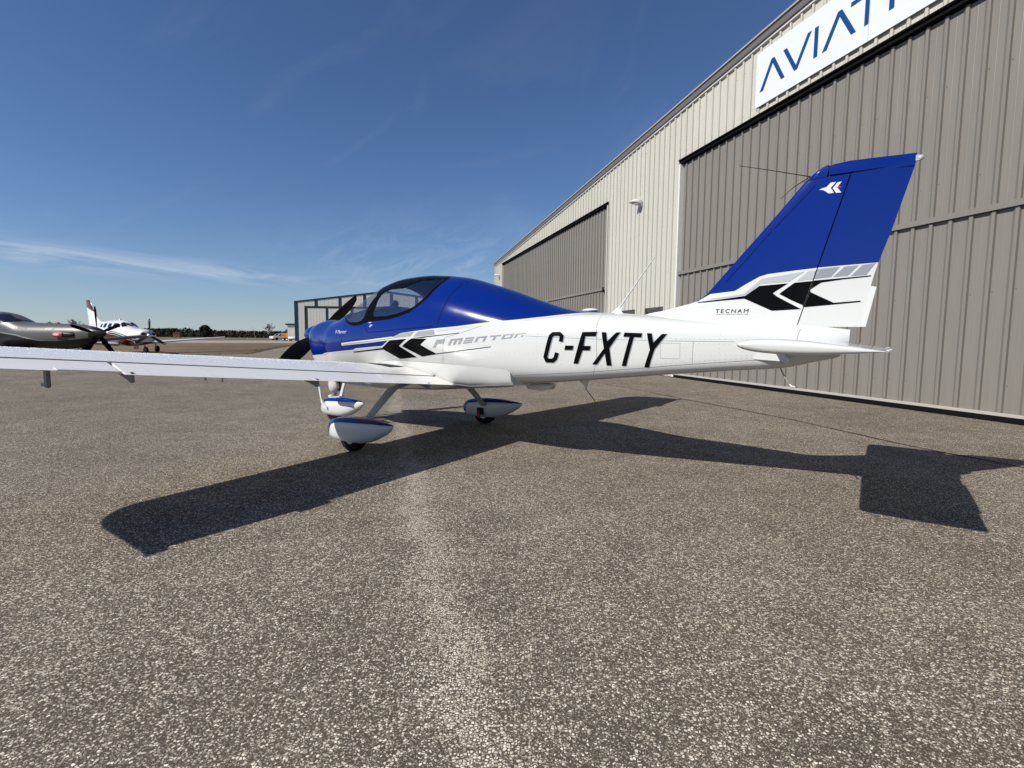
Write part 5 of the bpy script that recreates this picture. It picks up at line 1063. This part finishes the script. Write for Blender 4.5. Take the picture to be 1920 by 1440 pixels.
# ================================================================ trees
def leaf_mat(name, c0, c1):
    mt, nt, b = new_mat(name); v = nobj(nt); n = nnoise(nt, v, 1.1, 4, .7)
    nt.links.new(nmix(nt, ramp(nt, n, .35, .65), c0, c1), b.inputs['Base Color']); b.inputs['Roughness'].default_value = .9; b.inputs['Specular IOR Level'].default_value = .15; return mt
conifer_m = leaf_mat('conifer_foliage', (.014, .018, .010), (.030, .032, .018)); brown_m = leaf_mat('winter_brush', (.050, .036, .024), (.032, .028, .019)); bark_m = leaf_mat('bark', (.10, .085, .075), (.16, .14, .125))
def clump(mb, cx, cy, z0, h, r, n, s, shape=.5):
    for k in range(n):
        u = random.random(); z = z0+h*u; rr = r*(1-abs(2*u-shape*1.0)**2.2*.75)*math.sqrt(random.random()); a = random.uniform(0, 2*PI)
        p = Vector((cx+rr*math.cos(a), cy+rr*math.sin(a), z)); q = s*random.uniform(.5, 1.3)
        d1 = Vector((random.gauss(0, 1), random.gauss(0, 1), random.gauss(0, .7))).normalized(); d2 = d1.orthogonal().normalized()
        mb.add([p+d1*q, p+d2*q*.7, p-d1*q*.8, p-d2*q*.6], [(0, 1, 2, 3)])
def tree_line():
    for nm, mt, seed, frac in (('conifer_wood', conifer_m, 3, 1.0), ('winter_thicket', brown_m, 5, .8)):
        random.seed(seed); mb = MB()
        for k in range(620 if seed == 3 else 300):
            f = random.random(); x = -330+f*290; y = 262+random.uniform(0, 40)+.04*(x+180)**2*.02
            u = 960+975*x/y
            h = (4.5 if u < 360 else 3.7)*random.uniform(.86, 1.08)*frac
            if u > 455: h *= .92
            if u < 220: h *= .75
            clump(mb, x, y, -.03, h, random.uniform(2.2, 4.2), 80 if seed == 3 else 50, .46, .55)
        tag(mb.build(nm, mt, fix=False), kind='stuff')
tree_line()
def round_tree():
    random.seed(11); t = thing('evergreen_tree', 'dark rounded evergreen standing taller than the tree line around it', 'tree', (-150.5, 256, -.03))
    MB().tube([(0, 0, 0), (.1, 0, 2.2), (.0, .1, 4.2)], [.35, .25, .08], 8).build('trunk', bark_m, t)
    mb = MB(); clump(mb, 0, 0, .5, 5.4, 3.1, 620, .45, 1.05); clump(mb, -.9, 0, 3.2, 2.3, 1.6, 160, .4, 1.0); clump(mb, 1.1, .2, 2.8, 2.4, 1.7, 160, .4, 1.0); mb.build('crown', conifer_m, t, fix=False)
round_tree()
def bare_tree(x, y, h, spread, seed, label):
    random.seed(seed); t = thing('bare_tree', label, 'tree', (x, y, -.03), 0, 'leafless trees on the skyline'); tr = MB(); cr = MB()
    def grow(p, d, L, r, lev):
        q = p+d*L; m = p.lerp(q, .5)+Vector((random.gauss(0, .04), random.gauss(0, .04), 0))*L
        r = max(r, .028)
        (tr if lev < 2 else cr).tube([p, m, q], [r, r*.9, r*.75], 5 if lev < 2 else 3, cap=False)
        if lev >= 5: return
        for k in range(3 if lev else 5):
            nd = (d*(.75 if lev else .9)+Vector((random.gauss(0, spread), random.gauss(0, spread), random.uniform(.0, .35)))).normalized(); grow(p.lerp(q, random.uniform(.55, 1.0)), nd, L*random.uniform(.58, .78), r*.58, lev+1)
    grow(Vector((0, 0, 0)), Vector((0, 0, 1)), h*.30, h*.022, 0)
    tr.build('trunk', bark_m, t, fix=False); cr.build('crown', bark_m, t, fix=False)
bare_tree(-106.9, 231, 8.6, .52, 21, 'grey leafless tree left of the far hangar, the taller of two there')
bare_tree(-101.2, 236, 6.4, .52, 22, 'low leafless tree just left of the far hangar side wing')
bare_tree(-166.8, 200, 9.6, .50, 23, 'broad leafless tree showing beside the grey propeller blade')
bare_tree(-171.8, 204, 8.0, .50, 24, 'leafless tree rising above the grey nose, nearest the broad one')
bare_tree(-178.0, 202, 8.2, .50, 25, 'leafless tree above the red inlet plug of the grey aircraft')
bare_tree(-182.5, 206, 7.6, .50, 26, 'thin leafless tree just right of the grey windscreen')
